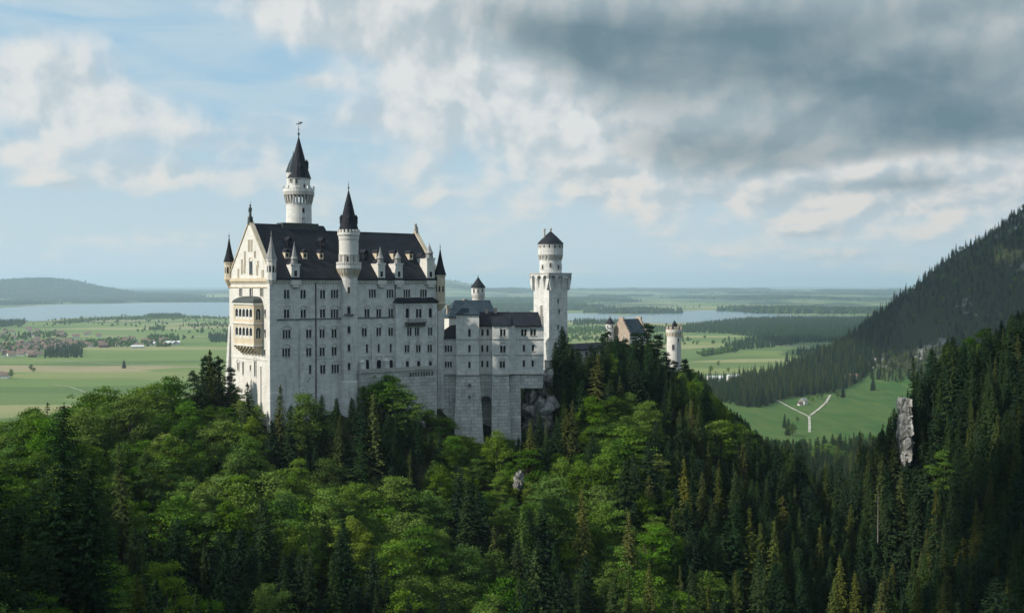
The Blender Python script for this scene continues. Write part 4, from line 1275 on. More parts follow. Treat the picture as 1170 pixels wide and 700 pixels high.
    # roofs
    r = MB(); za = Z(386.5); r.hexa([(aA - 0.6, yA - 0.7, za), (bA, yA - 0.7, za), (bA, 13, za), (aA - 0.6, 13, za)], [(aA - 0.6, yA - 0.7, za + 0.15), (bA, yA - 0.7, za + 0.15), (bA, 8, za + 4.4), (aA + 5.0, 8, za + 4.2)]); B.part('lean_to_roof', r, M['slate'])
    r = MB(); zB = Z(358.5); pyramid(r, aB - 0.4, bB + 0.4, yB - 0.4, 6.5, zB, Z(343.5), (aB + bB) / 2, 2.2); B.part('pyramid_roof', r, M['skylitslate'])
    tb = MB(); tb.box(aB + 0.01, bB - 0.01, 6.4, 13.2, zt, zB - 0.4); B.part('tower_back', tb, M['white'])
    r = MB(); hip_roof(r, bB - 0.2, bE - 0.8, yE - 0.7, 14.0, zt, Z(357), 0.3, 0.6); B.part('roof', r, M['slate'])
    r = MB(); zD = zt; r.hexa([(aD - 0.3, yD - 0.4, zD), (bD + 0.6, yD - 0.4, zD), (bD + 2.6, yE + 0.4, zD), (aD - 0.3, yE + 0.4, zD)], [(aD - 0.3, yD - 0.4, zD + 0.15), (bD + 0.6, yD - 0.4, zD + 0.15), (bD + 1.2, yE + 3.0, zD + 3.0), (aD - 0.3, yE + 3.0, zD + 3.0)]); B.part('bay_roof', r, M['slate'])
    # stepped gable at the right end
    g = MB()
    for k in range(5):
        q = 1.3 * k; g.box(bE - 0.8, bE - 0.002, yE + 0.001 + q, 13.0 - q, zt + 1.35 * k - (0.02 if k else 0), zt + 1.35 * (k + 1) - 0.021)
    g.box(bE - 0.7, bE - 0.1, yE + 0.1, yE + 0.8, zt + 1.34, zt + 3.2); B.part('stepped_gable', g, M['trim'])
    c = MB()
    for px, py in ((566, 351.5), (556, 353)):
        s, z = B.on((0, 7), D1, px, py); c.box(s - 0.5, s + 0.5, 6.6, 7.6, zt + 2, z)
    B.part('chimney', c, M['brick'])
    return B
BOW = build_bower()

# ---- knights' house roofs and round stair turret behind the bower ----------
def build_knights_house():
    p = at(513, 372, 424)
    B = Bld('courtyard_house', (p.x, p.y, -40.0), rad(24), 'pale courtyard house with blue-grey slate roof showing behind the wing', 'castle house')
    ze = B.z(at(520, 362, 424).z); zr = B.z(at(535, 343, 430).z)
    w = MB(); w.box(0, 19, 0, 11, 0, ze); B.part('wall', w, M['cream'])
    r = MB(); hip_roof(r, -0.5, 19.5, -0.5, 11.5, ze + 0.02, zr, 5.0, 0.5); B.part('roof', r, M['skylitslate'])
    c = MB()
    for s, y, h in ((0.8, 3, 3.5), (2.6, 8, 4.2), (9.0, 6.2, 6.6), (14.5, 6.2, 6.2)):
        c.box(s - 0.55, s + 0.55, y - 0.5, y + 0.5, ze - 1, ze + h); c.box(s - 0.7, s + 0.7, y - 0.65, y + 0.65, ze + h - 0.5, ze + h + 0.01)
    B.part('chimney', c, M['brick'])
    p = at(546.3, 340, 438)
    T = round_tower('stair_turret', p.x, p.y, -40.0, 'small round white turret with dark conical cap behind the wing roof', 'turret')
    zz = lambda y: at(546, y, 438)[2] + 40.0
    u = 438 / F
    sh = MB(); sh.lathe([(7.2 * u, 0), (6.7 * u, zz(343)), (7.6 * u, zz(337)), (7.7 * u, zz(335)), (7.7 * u, zz(328.4))], 20); T.part('shaft', sh, M['white'])
    sp = MB(); sp.lathe([(8.6 * u, zz(328.5)), (8.0 * u, zz(327)), (3.6 * u, zz(321.5)), (0.12, zz(316.5))], 16); finial(sp, 0, 0, zz(317), 1.2, 0.1); T.part('roof', sp, M['slate'])
    b = MB(); corbels(b, 0, 0, 6.8 * u, 7.7 * u, zz(341), zz(336.5), 18); T.part('corbel_ring', b, M['trim'])
    f = facing(p.x, p.y)
    for a in (f - 0.7, f, f + 0.7): slit(T, 0, 0, 7.7 * u, a, zz(332), 0.5, 1.3)
build_knights_house()

# ---- the square tower ------------------------------------------------------
def build_square_tower():
    p = at(627.3, 350, 450.0)
    rz = rad(38)
    B = Bld('square_tower', (p.x, p.y, -46.0), rz, 'massive square white tower with arched overhang and round top storey', 'tower')
    s = 9.7; Z = lambda py, y=450: at(627, py, y).z - B.loc.z
    zt, za0, za1 = Z(311.6), Z(331.5), Z(318.5)
    body = MB()
    ops = []
    for py, fx in ((356, 0.55), (344, 0.5), (374, 0.5)):
        ops.append(window(B, (0, 0), (1, 0), s * fx, Z(py), 1, 0.7, 1.8, True, 0.2))
    lops = [window(B, (0, s), (0, -1), s * 0.5, Z(352), 1, 0.7, 1.8, True, 0.2)]
    wall(body, (0, 0), (1, 0), 0, s, 0, za1 + 0.5, ops); wall(body, (0, s), (0, -1), 0, s, 0, za1 + 0.5, lops); wall(body, (s, 0), (0, 1), 0, s, 0, za1 + 0.5); wall(body, (s, s), (-1, 0), 0, s, 0, za1 + 0.5)
    B.part('shaft', body, M['white'])
    # machicolation: arches on long brackets
    o = 1.15
    mc = MB(); dkm = MB()
    for O, d in (((-o, -o), (1, 0)), ((-o, s + o), (0, -1)), ((s + o, -o), (0, 1)), ((s + o, s + o), (-1, 0))):
        L = s + 2 * o; n = 3; wb = 0.95; pitch = (L - wb) / n
        for k in range(n + 1):
            a = k * pitch
            mc.hexa([wpt(O, d, a, za0, -o - 0.1), wpt(O, d, a + wb, za0, -o - 0.1), wpt(O, d, a + wb, za0, -o - 0.3), wpt(O, d, a, za0, -o - 0.3)], [wpt(O, d, a, za1, 0.0), wpt(O, d, a + wb, za1, 0.0), wpt(O, d, a + wb, za1, -o - 0.3), wpt(O, d, a, za1, -o - 0.3)])
        for k in range(n):
            a, b = k * pitch + wb, (k + 1) * pitch; r = (b - a) / 2; cx = (a + b) / 2
            for q in range(8):
                t0 = math.pi * (1 - q / 8); t1 = math.pi * (1 - (q + 1) / 8)
                e = za1 + r + 0.02
                mc.face([wpt(O, d, cx + r * math.cos(t0), za1 + r * math.sin(t0)), wpt(O, d, cx + r * math.cos(t1), za1 + r * math.sin(t1)), wpt(O, d, cx + r * math.cos(t1), e), wpt(O, d, cx + r * math.cos(t0), e)])
        rr = (pitch - wb) / 2
        for k in range(n + 1): wbox(mc, O, d, k * pitch, k * pitch + wb, za1 + 0.001, za1 + rr + 0.02, -o - 0.2, 0.0)
        wbox(mc, O, d, 0, L, za1 + rr + 0.021, zt - 0.5, -0.6, 0.0)
    B.part('arched_overhang', mc, M['white'])
    rr = (((s + 2 * o) - 0.75) / 4 - 0.75) / 2
    fl = MB(); fl.box(-o + 0.5, s + o - 0.5, -o + 0.5, s + o - 0.5, zt - 1.6, zt - 1.0); B.part('platform', fl, M['trim'])
    cp = MB()
    for O, d in (((-o, -o), (1, 0)), ((-o, s + o), (0, -1)), ((s + o, -o), (0, 1)), ((s + o, s + o), (-1, 0))):
        L = s + 2 * o; wbox(cp, O, d, -0.12, L - 0.5, zt - 0.499, zt, -0.55, 0.18)
    B.part('parapet_coping', cp, M['trim'])
    # round top
    c = s / 2; yb = 456.0; u = yb / F; zz = lambda py: at(630, py, yb).z - B.loc.z
    r = 12.6 * u; R = 14.3 * u
    sh = MB(); sh.lathe([(r, zt - 1.2), (r, zz(294)), (R, zz(291)), (R, zz(279)), (R * 0.9, zz(278.9))], 28, c, c); dr = B.part('drum', sh, M['white'])
    cb = MB(); corbels(cb, c, c, r, R, zz(297), zz(291.5), 20); B.part('corbel_ring', cb, M['trim'], dr)
    mr = MB(); merlons(mr, c, c, R + 0.06, zz(283), zz(279.2), 14, 0.3, 0.5); B.part('battlement', mr, M['trim'], dr)
    cn = MB(); cn.lathe([(R * 1.07, zz(278.6)), (R * 1.0, zz(277.2)), (R * 0.5, zz(270)), (0.2, zz(264.2))], 20, c, c); cap = B.part('cone_roof', cn, M['slate'])
    ch = MB()
    for dx, dy, top in ((-2.6, 0.8, 261.5), (1.2, 1.4, 260.5)): ch.lathe([(0.42, zz(272)), (0.38, zz(top + 2)), (0.55, zz(top + 1.5)), (0.5, zz(top)), (0.2, zz(top - 0.6))], 8, c + dx, c + dy)
    B.part('chimney', ch, M['trim'], cap)
    f = facing(p.x, p.y) - rz
    for a in (f - 0.8, f, f + 0.8, f + 1.3):
        slit(B, c, c, r, a, zz(305 if a != f else 303), 0.7, 1.6)
    pb = MB()
    for k in range(14):
        a = 2 * math.pi * (k + 0.75) / 14; q = R + 0.03; x, y = c + q * math.cos(a), c + q * math.sin(a); d = (-math.sin(a), math.cos(a))
        pb.face([(x - d[0] * 0.3, y - d[1] * 0.3, zz(283.3)), (x + d[0] * 0.3, y + d[1] * 0.3, zz(283.3)), (x + d[0] * 0.3, y + d[1] * 0.3, zz(280)), (x - d[0] * 0.3, y - d[1] * 0.3, zz(280))])
    B.part('pane', pb, M['glass'], dr)
    # low wall in front of the tower
    q = at(622, 415, 432)
    W = Bld('courtyard_wall', (q.x, q.y, -48.0), rad(20), 'low pale courtyard wall at the foot of the square tower', 'wall')
    z1 = W.z(at(622, 412, 432).z)
    w = MB(); w.box(0, 16, 0, 0.9, 0, z1); W.part('wall', w, M['white'])
    w = MB(); w.box(-0.1, 16.1, -0.15, 1.05, z1 + 0.002, z1 + 0.3); W.part('coping', w, M['trim'])
build_square_tower()

# ---- gallery, gatehouse and gate tower -------------------------------------
def build_gatehouse():
    rz = rad(40)
    p0 = at(655, 395, 470); zt = at(672, 391, 485).z
    G = Bld('connecting_gallery', (p0.x, p0.y, -46.0), rad(44), 'low gallery wing with dark roof running towards the gatehouse', 'castle wing')
    z = G.z(zt)
    w = MB(); w.box(0, 34, 0, 6, 0, z - 2.4); G.part('wall', w, M['trim'])
    r = MB(); gable_roof(r, -0.3, 34.3, -0.6, 6.6, z - 2.38, z); G.part('roof', r, M['slate'])
    for k in range(6):
        window(G, (0, -0.02), (1, 0), 3 + k * 5.2, z - 4.4, 2, 0.6, 1.8, True, 0.2, depth=0.0)
    p = at(719.5, 385, 500.0)
    B = Bld('gatehouse', (p.x, p.y, -50.0), rz, 'brick gatehouse with stepped gables and blue slate roof behind the firs', 'gatehouse')
    Z = lambda py: at(715, py, 503).z - B.loc.z
    L, W = 12.0, 11.0; ze, zr = Z(382), Z(364.5)
    w = MB(); wall(w, (0, 0), (1, 0), 0, L, 0, ze); wall(w, (L, 0), (0, 1), 0, W, 0, ze); wall(w, (L, W), (-1, 0), 0, L, 0, ze)
    B.part('wall', w, M['cream'])
    g = MB(); gops = [window(B, (0, W), (0, -1), W * f, Z(388), 2, 0.6, 1.9, True, 0.2, mat='cream') for f in (0.3, 0.7)]
    wall(g, (0, W), (0, -1), 0, W, 0, ze, gops)
    n = 6
    for x0, x1 in ((-0.02, 0.8), (L - 0.8, L + 0.02)):
        for k in range(n):
            q = (W / 2 - 0.7) * k / n; g.box(x0, x1, q, W - q, ze + (zr - ze) * k / n + 0.001, ze + (zr - ze) * (k + 1) / n + 0.9 * (k == n - 1))
    B.part('stepped_gable', g, M['brick'])
    r = MB(); gable_roof(r, 0.8, L - 0.8, -0.4, W + 0.4, ze, zr); B.part('roof', r, M['skylitslate'])
    # small turret left of the gable
    q = at(697, 380, 506)
    T = round_tower('gate_turret', q.x, q.y, -48.0, 'slender white turret with dark pointed cap left of the brick gable', 'turret')
    u = 506 / F; zz = lambda py: at(697, py, 506).z + 48.0
    s = MB(); s.lathe([(4.2 * u, 0), (4.2 * u, zz(376)), (5.0 * u, zz(374)), (5.0 * u, zz(370))], 16); T.part('shaft', s, M['white'])
    s = MB(); s.lathe([(5.6 * u, zz(370)), (2.6 * u, zz(366)), (0.1, zz(362))], 14); finial(s, 0, 0, zz(362.3), 1.0, 0.08); T.part('roof', s, M['slate'])
    f = facing(q.x, q.y)
    for a in (f - 0.6, f + 0.5): slit(T, 0, 0, 5.0 * u, a, zz(373), 0.4, 1.0)
    # round gate tower
    q = at(770, 390, 492)
    T = round_tower('gate_tower', q.x, q.y, -50.0, 'round battlemented tower standing alone at the right end of the castle', 'tower')
    u = 492 / F; zz = lambda py: at(770, py, 492).z + 50.0
    s = MB(); s.lathe([(9.3 * u, 0), (8.3 * u, zz(412)), (8.1 * u, zz(382)), (9.3 * u, zz(379)), (9.4 * u, zz(376.4)), (8.4 * u, zz(376.3))], 24); T.part('shaft', s, M['cream'])
    s = MB(); merlons(s, 0, 0, 9.4 * u, zz(376.5), zz(372.6), 11, 0.5, 0.55); T.part('battlement', s, M['brick'])
    s = MB(); corbels(s, 0, 0, 8.1 * u, 9.2 * u, zz(384), zz(379.4), 18); T.part('corbel_ring', s, M['ochre'])
    s = MB(); s.lathe([(2.6 * u, zz(377)), (2.6 * u, zz(371)), (3.0 * u, zz(370.6)), (0.15, zz(366))], 10, 0.3, 0.5); T.part('stair_cap', s, M['slate'])
    f = facing(q.x, q.y)
    slit(T, 0, 0, 8.2 * u, f - 0.1, zz(396), 0.8, 2.2); slit(T, 0, 0, 8.15 * u, f + 0.6, zz(388), 0.6, 1.4)
    # outwork house glimpsed between the firs
    q = at(741, 440, 470)
    Hs = Bld('outwork_house', (q.x, q.y, q.z - 8), rad(35), 'small sunlit cream house glimpsed between dark firs below the gatehouse', 'house')
    zt = Hs.z(at(745, 421, 470).z)
    w = MB(); ops = [window(Hs, (0, 0), (1, 0), s, zt - 3.5, 1, 0.9, 2.2, True, 0.2, mat='cream') for s in (1.6, 4.6, 7.4)]; lops = [window(Hs, (0, 7), (0, -1), 3.5, zt - 3.5, 2, 0.7, 2.0, True, 0.2, mat='cream')]
    wall(w, (0, 0), (1, 0), 0, 9, 0, zt, ops); wall(w, (0, 7), (0, -1), 0, 7, 0, zt, lops); wall(w, (9, 0), (0, 1), 0, 7, 0, zt); wall(w, (9, 7), (-1, 0), 0, 9, 0, zt); Hs.part('wall', w, M['cream'])
    r = MB(); gable_roof(r, -0.4, 9.4, -0.5, 7.5, zt + 0.01, zt + 3.4); Hs.part('roof', r, M['brick'])
build_gatehouse()

# ------------------------------------------------------------------ trees: prototypes
rng = np.random.default_rng(7)

def leaf_mat(name, c1, c2, c3, trans=0.3):
    """foliage: tone differs from tree to tree, and a little from leaf clump to leaf clump"""
    m = bpy.data.materials.new(name); m.use_nodes = True; m.node_tree.nodes.clear()
    g = Graph(m.node_tree)
    out = g.node('ShaderNodeOutputMaterial')
    oi = g.node('ShaderNodeObjectInfo'); tc = g.node('ShaderNodeTexCoord')
    n = g.noise(tc.outputs['Object'], 0.55, 4.0, 0.6)
    r = oi.outputs['Random']
    col = g.mix(g.step(r, 0.0, 0.55, smooth=False), c1, c2)
    col = g.mix(g.step(r, 0.62, 1.0, smooth=False), col, c3)
    nd = g.node('ShaderNodeHueSaturation'); g.put(nd.inputs['Color'], col); g.put(nd.inputs['Value'], g.step(n, 0.28, 0.72, 0.72, 1.3, smooth=False)); r2 = g.m('FRACT', g.mul(r, 7.31)); r3 = g.m('FRACT', g.mul(r, 23.7)); g.put(nd.inputs['Hue'], g.add(0.484, g.mul(r2, 0.030))); g.put(nd.inputs['Saturation'], g.add(0.98, g.mul(r3, 0.22)))
    d = g.node('ShaderNodeBsdfDiffuse'); g.put(d.inputs[0], nd.outputs[0])
    t = g.node('ShaderNodeBsdfTranslucent'); g.put(t.inputs[0], g.mix(1.0, nd.outputs[0], (1.25, 1.15, 0.55), 'MULTIPLY'))
    mx = g.node('ShaderNodeMixShader'); mx.inputs[0].default_value = trans
    m.node_tree.links.new(d.outputs[0], mx.inputs[1]); m.node_tree.links.new(t.outputs[0], mx.inputs[2]); m.node_tree.links.new(mx.outputs[0], out.inputs[0])
    return m

M['beech'] = leaf_mat('beech_leaves', (0.050, 0.095, 0.022), (0.108, 0.185, 0.040), (0.155, 0.222, 0.055), 0.22)
M['spruce'] = leaf_mat('spruce_needles', (0.022, 0.043, 0.019), (0.034, 0.056, 0.020), (0.075, 0.085, 0.026), 0.12)
M['fir'] = leaf_mat('fir_needles', (0.013, 0.027, 0.014), (0.019, 0.036, 0.017), (0.026, 0.044, 0.018), 0.08)
M['bark'] = plain('grey_brown_bark', (0.085, 0.070, 0.055), 0.95, 0, 0.35, 1.5)
M['palebark'] = plain('pale_dead_wood', (0.17, 0.155, 0.135), 0.95, 0, 0.2, 1.5)

def quads_from(c, n, size, asp=0.6):
    """rhombic leaf clumps at points c facing n"""
    k = len(c)
    n = n / (np.linalg.norm(n, axis=1, keepdims=True) + 1e-9)
    a = rng.normal(size=(k, 3)); t = np.cross(n, a); t /= np.linalg.norm(t, axis=1, keepdims=True) + 1e-9
    b = np.cross(n, t)
    s = np.asarray(size).reshape(-1, 1) * np.ones((k, 1))
    v = np.stack([c - t * s * 0.5, c - b * s * asp * 0.5 - n * s * 0.10, c + t * s * 0.5, c + b * s * asp * 0.5 - n * s * 0.10], axis=1)
    return v.reshape(-1, 3)

def mesh_from_quads(name, v, mat):
    me = bpy.data.meshes.new(name)
    n = len(v) // 4
    me.vertices.add(len(v)); me.vertices.foreach_set('co', v.astype(np.float32).ravel())
    me.loops.add(4 * n); me.loops.foreach_set('vertex_index', np.arange(4 * n, dtype=np.int32))
    me.polygons.add(n); me.polygons.foreach_set('loop_start', np.arange(0, 4 * n, 4, dtype=np.int32)); me.polygons.foreach_set('loop_total', np.full(n, 4, np.int32))
    me.update(calc_edges=True)
    me.materials.append(mat)
    return me

def mesh_from_mb(name, mb, mat):
    me = bpy.data.meshes.new(name); me.from_pydata(mb.v, [], mb.f); me.update(); me.materials.append(mat)
    return me

def broadleaf(name, Ht, R, nb, nl, leaf, mat, bottom=0.22):
    """trunk with limbs; crown of many leaf clumps set on boughs of unequal size"""
    bl = []
    for k in range(nb):
        for _ in range(20):
            p = rng.uniform(-1, 1, 3)
            q = np.linalg.norm(p)
            if 0.35 < q < 1.0: break
        zc = (bottom + (1 - bottom) * 0.5 * (1 + p[2])) * Ht
        wide = R * (1.0 - 0.35 * max(p[2], 0)) * (0.9 + 0.25 * math.sin(3 * math.atan2(p[1], p[0]) + len(name) + k % 3))
        rb = R * float(rng.choice([0.14, 0.20, 0.27, 0.34])) * rng.uniform(0.85, 1.15)
        if k % 7 == 3: wide *= rng.uniform(1.12, 1.35); rb = R * rng.uniform(0.14, 0.22)
        bl.append((p[0] * (wide - rb * 0.5), p[1] * (wide - rb * 0.5), min(zc, Ht - rb * 0.7), rb))
    C = []; N = []
    for x, y, z, rb in bl:
        k = int(nl * (rb / (0.3 * R)) ** 2)
        d = rng.normal(size=(k, 3)); d /= np.linalg.norm(d, axis=1, keepdims=True)
        d[:, 2] = np.abs(d[:, 2]) * 1.0 - 0.35 * (rng.random(k) < 0.4)
        rr = rb * (rng.uniform(0.45, 1.05, k) + 0.35 * (rng.random(k) < 0.12))[:, None]
        C.append(np.array([x, y, z]) + d * rr * np.array([1.1, 1.1, 0.72])); N.append(d * 0.9 + np.array([0, 0, 0.35]) + rng.normal(size=(k, 3)) * 0.62)
    C = np.concatenate(C); N = np.concatenate(N)
    crown = mesh_from_quads(name + '_crown', quads_from(C, N, leaf * rng.uniform(0.6, 1.35, len(C)), 0.62), mat)
    t = MB()
    b0 = Ht * bottom * 1.25
    t.tube([(0, 0, -1.0), (0.05, 0, b0 * 0.5), (0, 0.08, b0), (0.1, 0, Ht * 0.62), (0.1, 0.1, Ht * 0.85)], Ht * 0.019, Ht * 0.004, 7)
    for x, y, z, rb in bl[::max(1, nb // 9)]:
        t.tube([(0, 0, b0 * rng.uniform(0.75, 1.2)), (x * 0.45, y * 0.45, (b0 + z) * 0.5), (x, y, z)], Ht * 0.009, Ht * 0.002, 5)
    return mesh_from_mb(name + '_trunk', t, M['bark']), crown

def conifer(name, Ht, R, dz, nbr, seg, leaf, mat, droop=0.28, bottom=0.08, gap=0.1, power=0.85, bark='bark'):
    """straight trunk; whorls of drooping boughs that shorten to a spire"""
    C = []; N = []; S = []
    tw = MB()
    z = Ht * bottom
    ph = 0.0
    lop = rng.uniform(0, 6.28)
    while z < Ht * 0.985:
        f = (z - Ht * bottom) / (Ht * (1 - bottom))
        L0 = R * (1 - f) ** power * (1.0 if f > 0.12 else 0.72 + 2.3 * f) + 0.18
        n = max(4, int(nbr * (0.55 + 0.45 * (1 - f))))
        ph += 2.4
        for k in range(n):
            if rng.random() < gap: continue
            a = ph + 2 * math.pi * k / n + rng.normal() * 0.22
            L = L0 * rng.uniform(0.66, 1.13) * (1 + 0.12 * math.cos(a - lop))
            m = max(2, int(math.ceil(seg * L / R)))
            u = (np.arange(m) + rng.uniform(0.35, 0.9, m)) / m
            r = u * L
            dr = droop * (0.6 + 0.9 * (1 - f))
            zz = z + 0.10 * L - dr * L * u ** 1.25 + 0.16 * L * np.clip(u - 0.72, 0, 1) + rng.normal(size=m) * 0.06
            wd = 0.16 * L * (1 - u) + 0.05
            for side in (-1, 1):
                aa = a + side * wd / np.maximum(r, 0.3) * rng.uniform(0.5, 1.3, m)
                c = np.stack([r * np.cos(aa), r * np.sin(aa), zz - 0.05 * rng.random(m)], axis=1)
                nn = np.stack([0.55 * np.cos(aa) - side * 0.4 * np.sin(aa), 0.55 * np.sin(aa) + side * 0.4 * np.cos(aa), np.full(m, 0.75)], axis=1) + rng.normal(size=(m, 3)) * 0.28
                C.append(c); N.append(nn); S.append(leaf * (0.55 + 0.65 * (1 - f)) * rng.uniform(0.7, 1.3, m))
        z += dz * rng.uniform(0.75, 1.25) * (0.6 + 0.6 * (1 - f))
    k = 10
    C.append(np.stack([rng.normal(size=k) * 0.05, rng.normal(size=k) * 0.05, np.linspace(Ht * 0.95, Ht, k)], axis=1)); N.append(rng.normal(size=(k, 3)) * np.array([1, 1, 0.15])); S.append(np.full(k, leaf * 0.55))
    C = np.concatenate(C); N = np.concatenate(N); S = np.concatenate(S)
    crown = mesh_from_quads(name + '_crown', quads_from(C, N, S, 0.55), mat)
    t = MB(); t.tube([(0, 0, -1.0), (0.03, 0, Ht * 0.4), (0, 0.03, Ht * 0.97)], Ht * 0.0125, 0.03, 6)
    return mesh_from_mb(name + '_trunk', t, M[bark]), crown

PROTO = {
    'beech_tree': [broadleaf('beech_a', 17, 5.4, 95, 120, 0.42, M['beech']), broadleaf('beech_b', 20, 5.6, 105, 120, 0.42, M['beech'], 0.2), broadleaf('beech_c', 14, 5.0, 80, 120, 0.40, M['beech'], 0.15),
                   broadleaf('beech_d', 18, 4.4, 90, 115, 0.40, M['beech'], 0.18), broadleaf('beech_e', 16, 6.2, 110, 120, 0.44, M['beech'], 0.22)],
    'spruce_tree': [conifer('spruce_a', 25, 3.9, 0.62, 11, 7, 0.85, M['spruce']), conifer('spruce_b', 22, 3.1, 0.58, 10, 7, 0.8, M['spruce'], 0.36), conifer('spruce_c', 28, 3.9, 0.72, 11, 8, 0.9, M['spruce'], 0.3, 0.12, 0.18),
                    conifer('spruce_d', 19, 3.4, 0.55, 10, 7, 0.8, M['spruce'], 0.22, 0.05), conifer('spruce_e', 27, 3.0, 0.7, 9, 7, 0.85, M['spruce'], 0.42, 0.2, 0.22), conifer('spruce_f', 21, 3.7, 0.75, 9, 8, 0.85, M['spruce'], 0.3, 0.1, 0.38, 0.6), conifer('spruce_g', 24, 3.3, 0.6, 10, 8, 0.75, M['spruce'], 0.2, 0.14, 0.28, 0.7)],
    'fir_tree': [conifer('fir_a', 24, 4.4, 0.6, 12, 8, 0.95, M['fir'], 0.12, 0.06, 0.08, 0.62), conifer('fir_b', 20, 4.0, 0.55, 12, 8, 0.9, M['fir'], 0.15, 0.04, 0.08, 0.68), conifer('fir_c', 27, 4.4, 0.75, 11, 8, 0.98, M['fir'], 0.10, 0.16, 0.16, 0.6), conifer('fir_d', 23, 4.2, 0.62, 13, 9, 0.8, M['fir'], 0.14, 0.05, 0.12, 0.42)],
}
PINE = {'pine_tree': [broadleaf('pine_a', 24, 4.0, 110, 110, 0.42, M['fir'], 0.10), broadleaf('pine_b', 22, 4.6, 100, 110, 0.42, M['fir'], 0.14)]}
PH = {'pine_tree': [24, 22], 'beech_tree': [17, 20, 14, 18, 16], 'spruce_tree': [25, 22, 28, 19, 27, 21, 24], 'fir_tree': [24, 20, 27, 23]}
PR = {'beech_tree': [5.6, 5.8, 5.1, 4.6, 6.3], 'spruce_tree': [3.4, 2.8, 3.4, 3.0, 2.7, 3.4, 3.0], 'fir_tree': [4.2, 3.8, 4.2, 4.2]}
# finer crowns for the few trees close to the bridge
NEARP = {
    'beech_tree': [broadleaf('beech_near', 17, 5.4, 60, 420, 0.26, M['beech'])],
    'fir_tree': [conifer('fir_near', 30, 5.6, 0.5, 16, 30, 0.40, M['fir'], 0.10, 0.16, 0.15, 0.6)],
}

def place_tree(kind, x, y, scale, variant, rz, label, group=None, protos=None, squash=1.0, z=None):
    tr, cr = (protos or PROTO)[kind][variant]
    o = bpy.data.objects.new(kind, tr); COL.objects.link(o)
    o.location = (x, y, (h1(x, y) if z is None else z) - 0.2); o.rotation_euler = (0.035 * math.sin(rz * 7.3), 0.035 * math.cos(rz * 5.1), rz); o.scale = (scale * squash, scale * squash, scale)
    tag(o, label, 'tree', group)
    c = bpy.data.objects.new('crown', cr); COL.objects.link(c); c.parent = o
    return o

# ------------------------------------------------------------------ trees: where they stand
SKY_PX = np.array([-400, -60, 0, 40, 70, 100, 130, 165, 200, 225, 240, 262, 285, 300, 312, 326, 340, 352, 378, 398, 412, 430, 445, 462, 470, 480, 500, 520, 545, 558, 575, 592, 604, 616, 630, 634, 648, 656, 672, 684, 690, 702, 718, 738, 752, 764, 772, 785, 800, 818, 830, 850, 870, 885, 905, 925, 960, 990, 1010, 1024, 1030, 1040, 1060, 1085, 1110, 1130, 1150, 1172, 1400], float)
SKY_PY = np.array([450, 452, 456, 452, 446, 444, 452, 446, 428, 412, 402, 424, 440, 462, 470, 462, 458, 452, 452, 454, 452, 432, 430, 446, 462, 478, 486, 494, 500, 508, 502, 500, 470, 440, 425, 384, 374, 396, 404, 402, 380, 378, 394, 376, 398, 424, 424, 420, 422, 448, 462, 476, 496, 502, 502, 500, 496, 490, 480, 452, 420, 402, 388, 384, 388, 376, 362, 350, 330], float)
CLEAR = []     # (px0, px1, py0, py1, Y): rocks and walls that stay in view

def footprint(x, y):
    """keep clear of the castle's own ground"""
    dx, dy = x - PAL.loc.x, y - PAL.loc.y
    u = dx * PAL.c + dy * PAL.s; v = -dx * PAL.s + dy * PAL.c
    a = (u > -3.5) & (u < 68) & (v > -2.5) & (v < 34)
    bx, by = x - BOW.loc.x, y - BOW.loc.y
    u = bx * BOW.c + by * BOW.s; v = -bx * BOW.s + by * BOW.c
    b = (u > -2) & (u < 38) & (v > -3.6) & (v < 24)
    c = (np.hypot(x - 18, y - 457) < 15) | (np.hypot(x - 64, y - 506) < 11) | (np.hypot(x - 70.5, y - 492) < 5.5) | (np.hypot(x - 58, y - 474) < 8) | ((x > -30) & (x < 15) & (y > 400) & (y < 450))
    # gallery
    gx, gy = x - 25.5, y - 470; gu = gx * math.cos(rad(44)) + gy * math.sin(rad(44)); gv = -gx * math.sin(rad(44)) + gy * math.cos(rad(44))
    d = (gu > -3) & (gu < 37) & (gv > -4) & (gv < 9)
    return a | b | c | d

CASTLE_PX = [(262, 300), (290, 250), (500, 262), (513, 300), (520, 345), (622, 360), (622, 425), (592, 430), (590, 500), (520, 500), (498, 470), (440, 440), (312, 468), (262, 440)]

def scatter_candidates():
    step = 5.1
    xs = np.arange(-330, 470, step); ys = np.arange(30, 1080, step)
    gx, gy = np.meshgrid(xs, ys)
    x = (gx + rng.uniform(-0.45, 0.45, gx.shape) * step).ravel(); y = (gy + rng.uniform(-0.45, 0.45, gy.shape) * step).ravel()
    # steep bank: as many trees to the slope as elsewhere
    ex, ey = np.meshgrid(np.arange(80, 215, 3.4), np.arange(215, 450, 3.4))
    ex = (ex + rng.uniform(-1.5, 1.5, ex.shape)).ravel(); ey = (ey + rng.uniform(-1.5, 1.5, ey.shape)).ravel()
    st = np.hypot(H(ex + 2, ey) - H(ex - 2, ey), H(ex, ey + 2) - H(ex, ey - 2)) / 4 > 0.8
    x = np.concatenate([x, ex[st]]); y = np.concatenate([y, ey[st]])
    f = forest_mask(x, y)
    px = PCX + F * x / y
    valley = (y > 620) & (y < 1085) & (px > 800) & (px < 1300) & (y < 1010 + 60 * fbm(x / 60, y / 60, 3, 8) + 0.25 * np.clip(px - 1020, 0, 400))
    ok = ((f > 0.5) | valley) & ~footprint(x, y)
    ok &= ((px > -420) | (y < 300)) & (px < 1500)
    # thin out far from view
    ok &= ~((np.abs(px - 585) > 800) & (y > 300))
    return x[ok], y[ok]

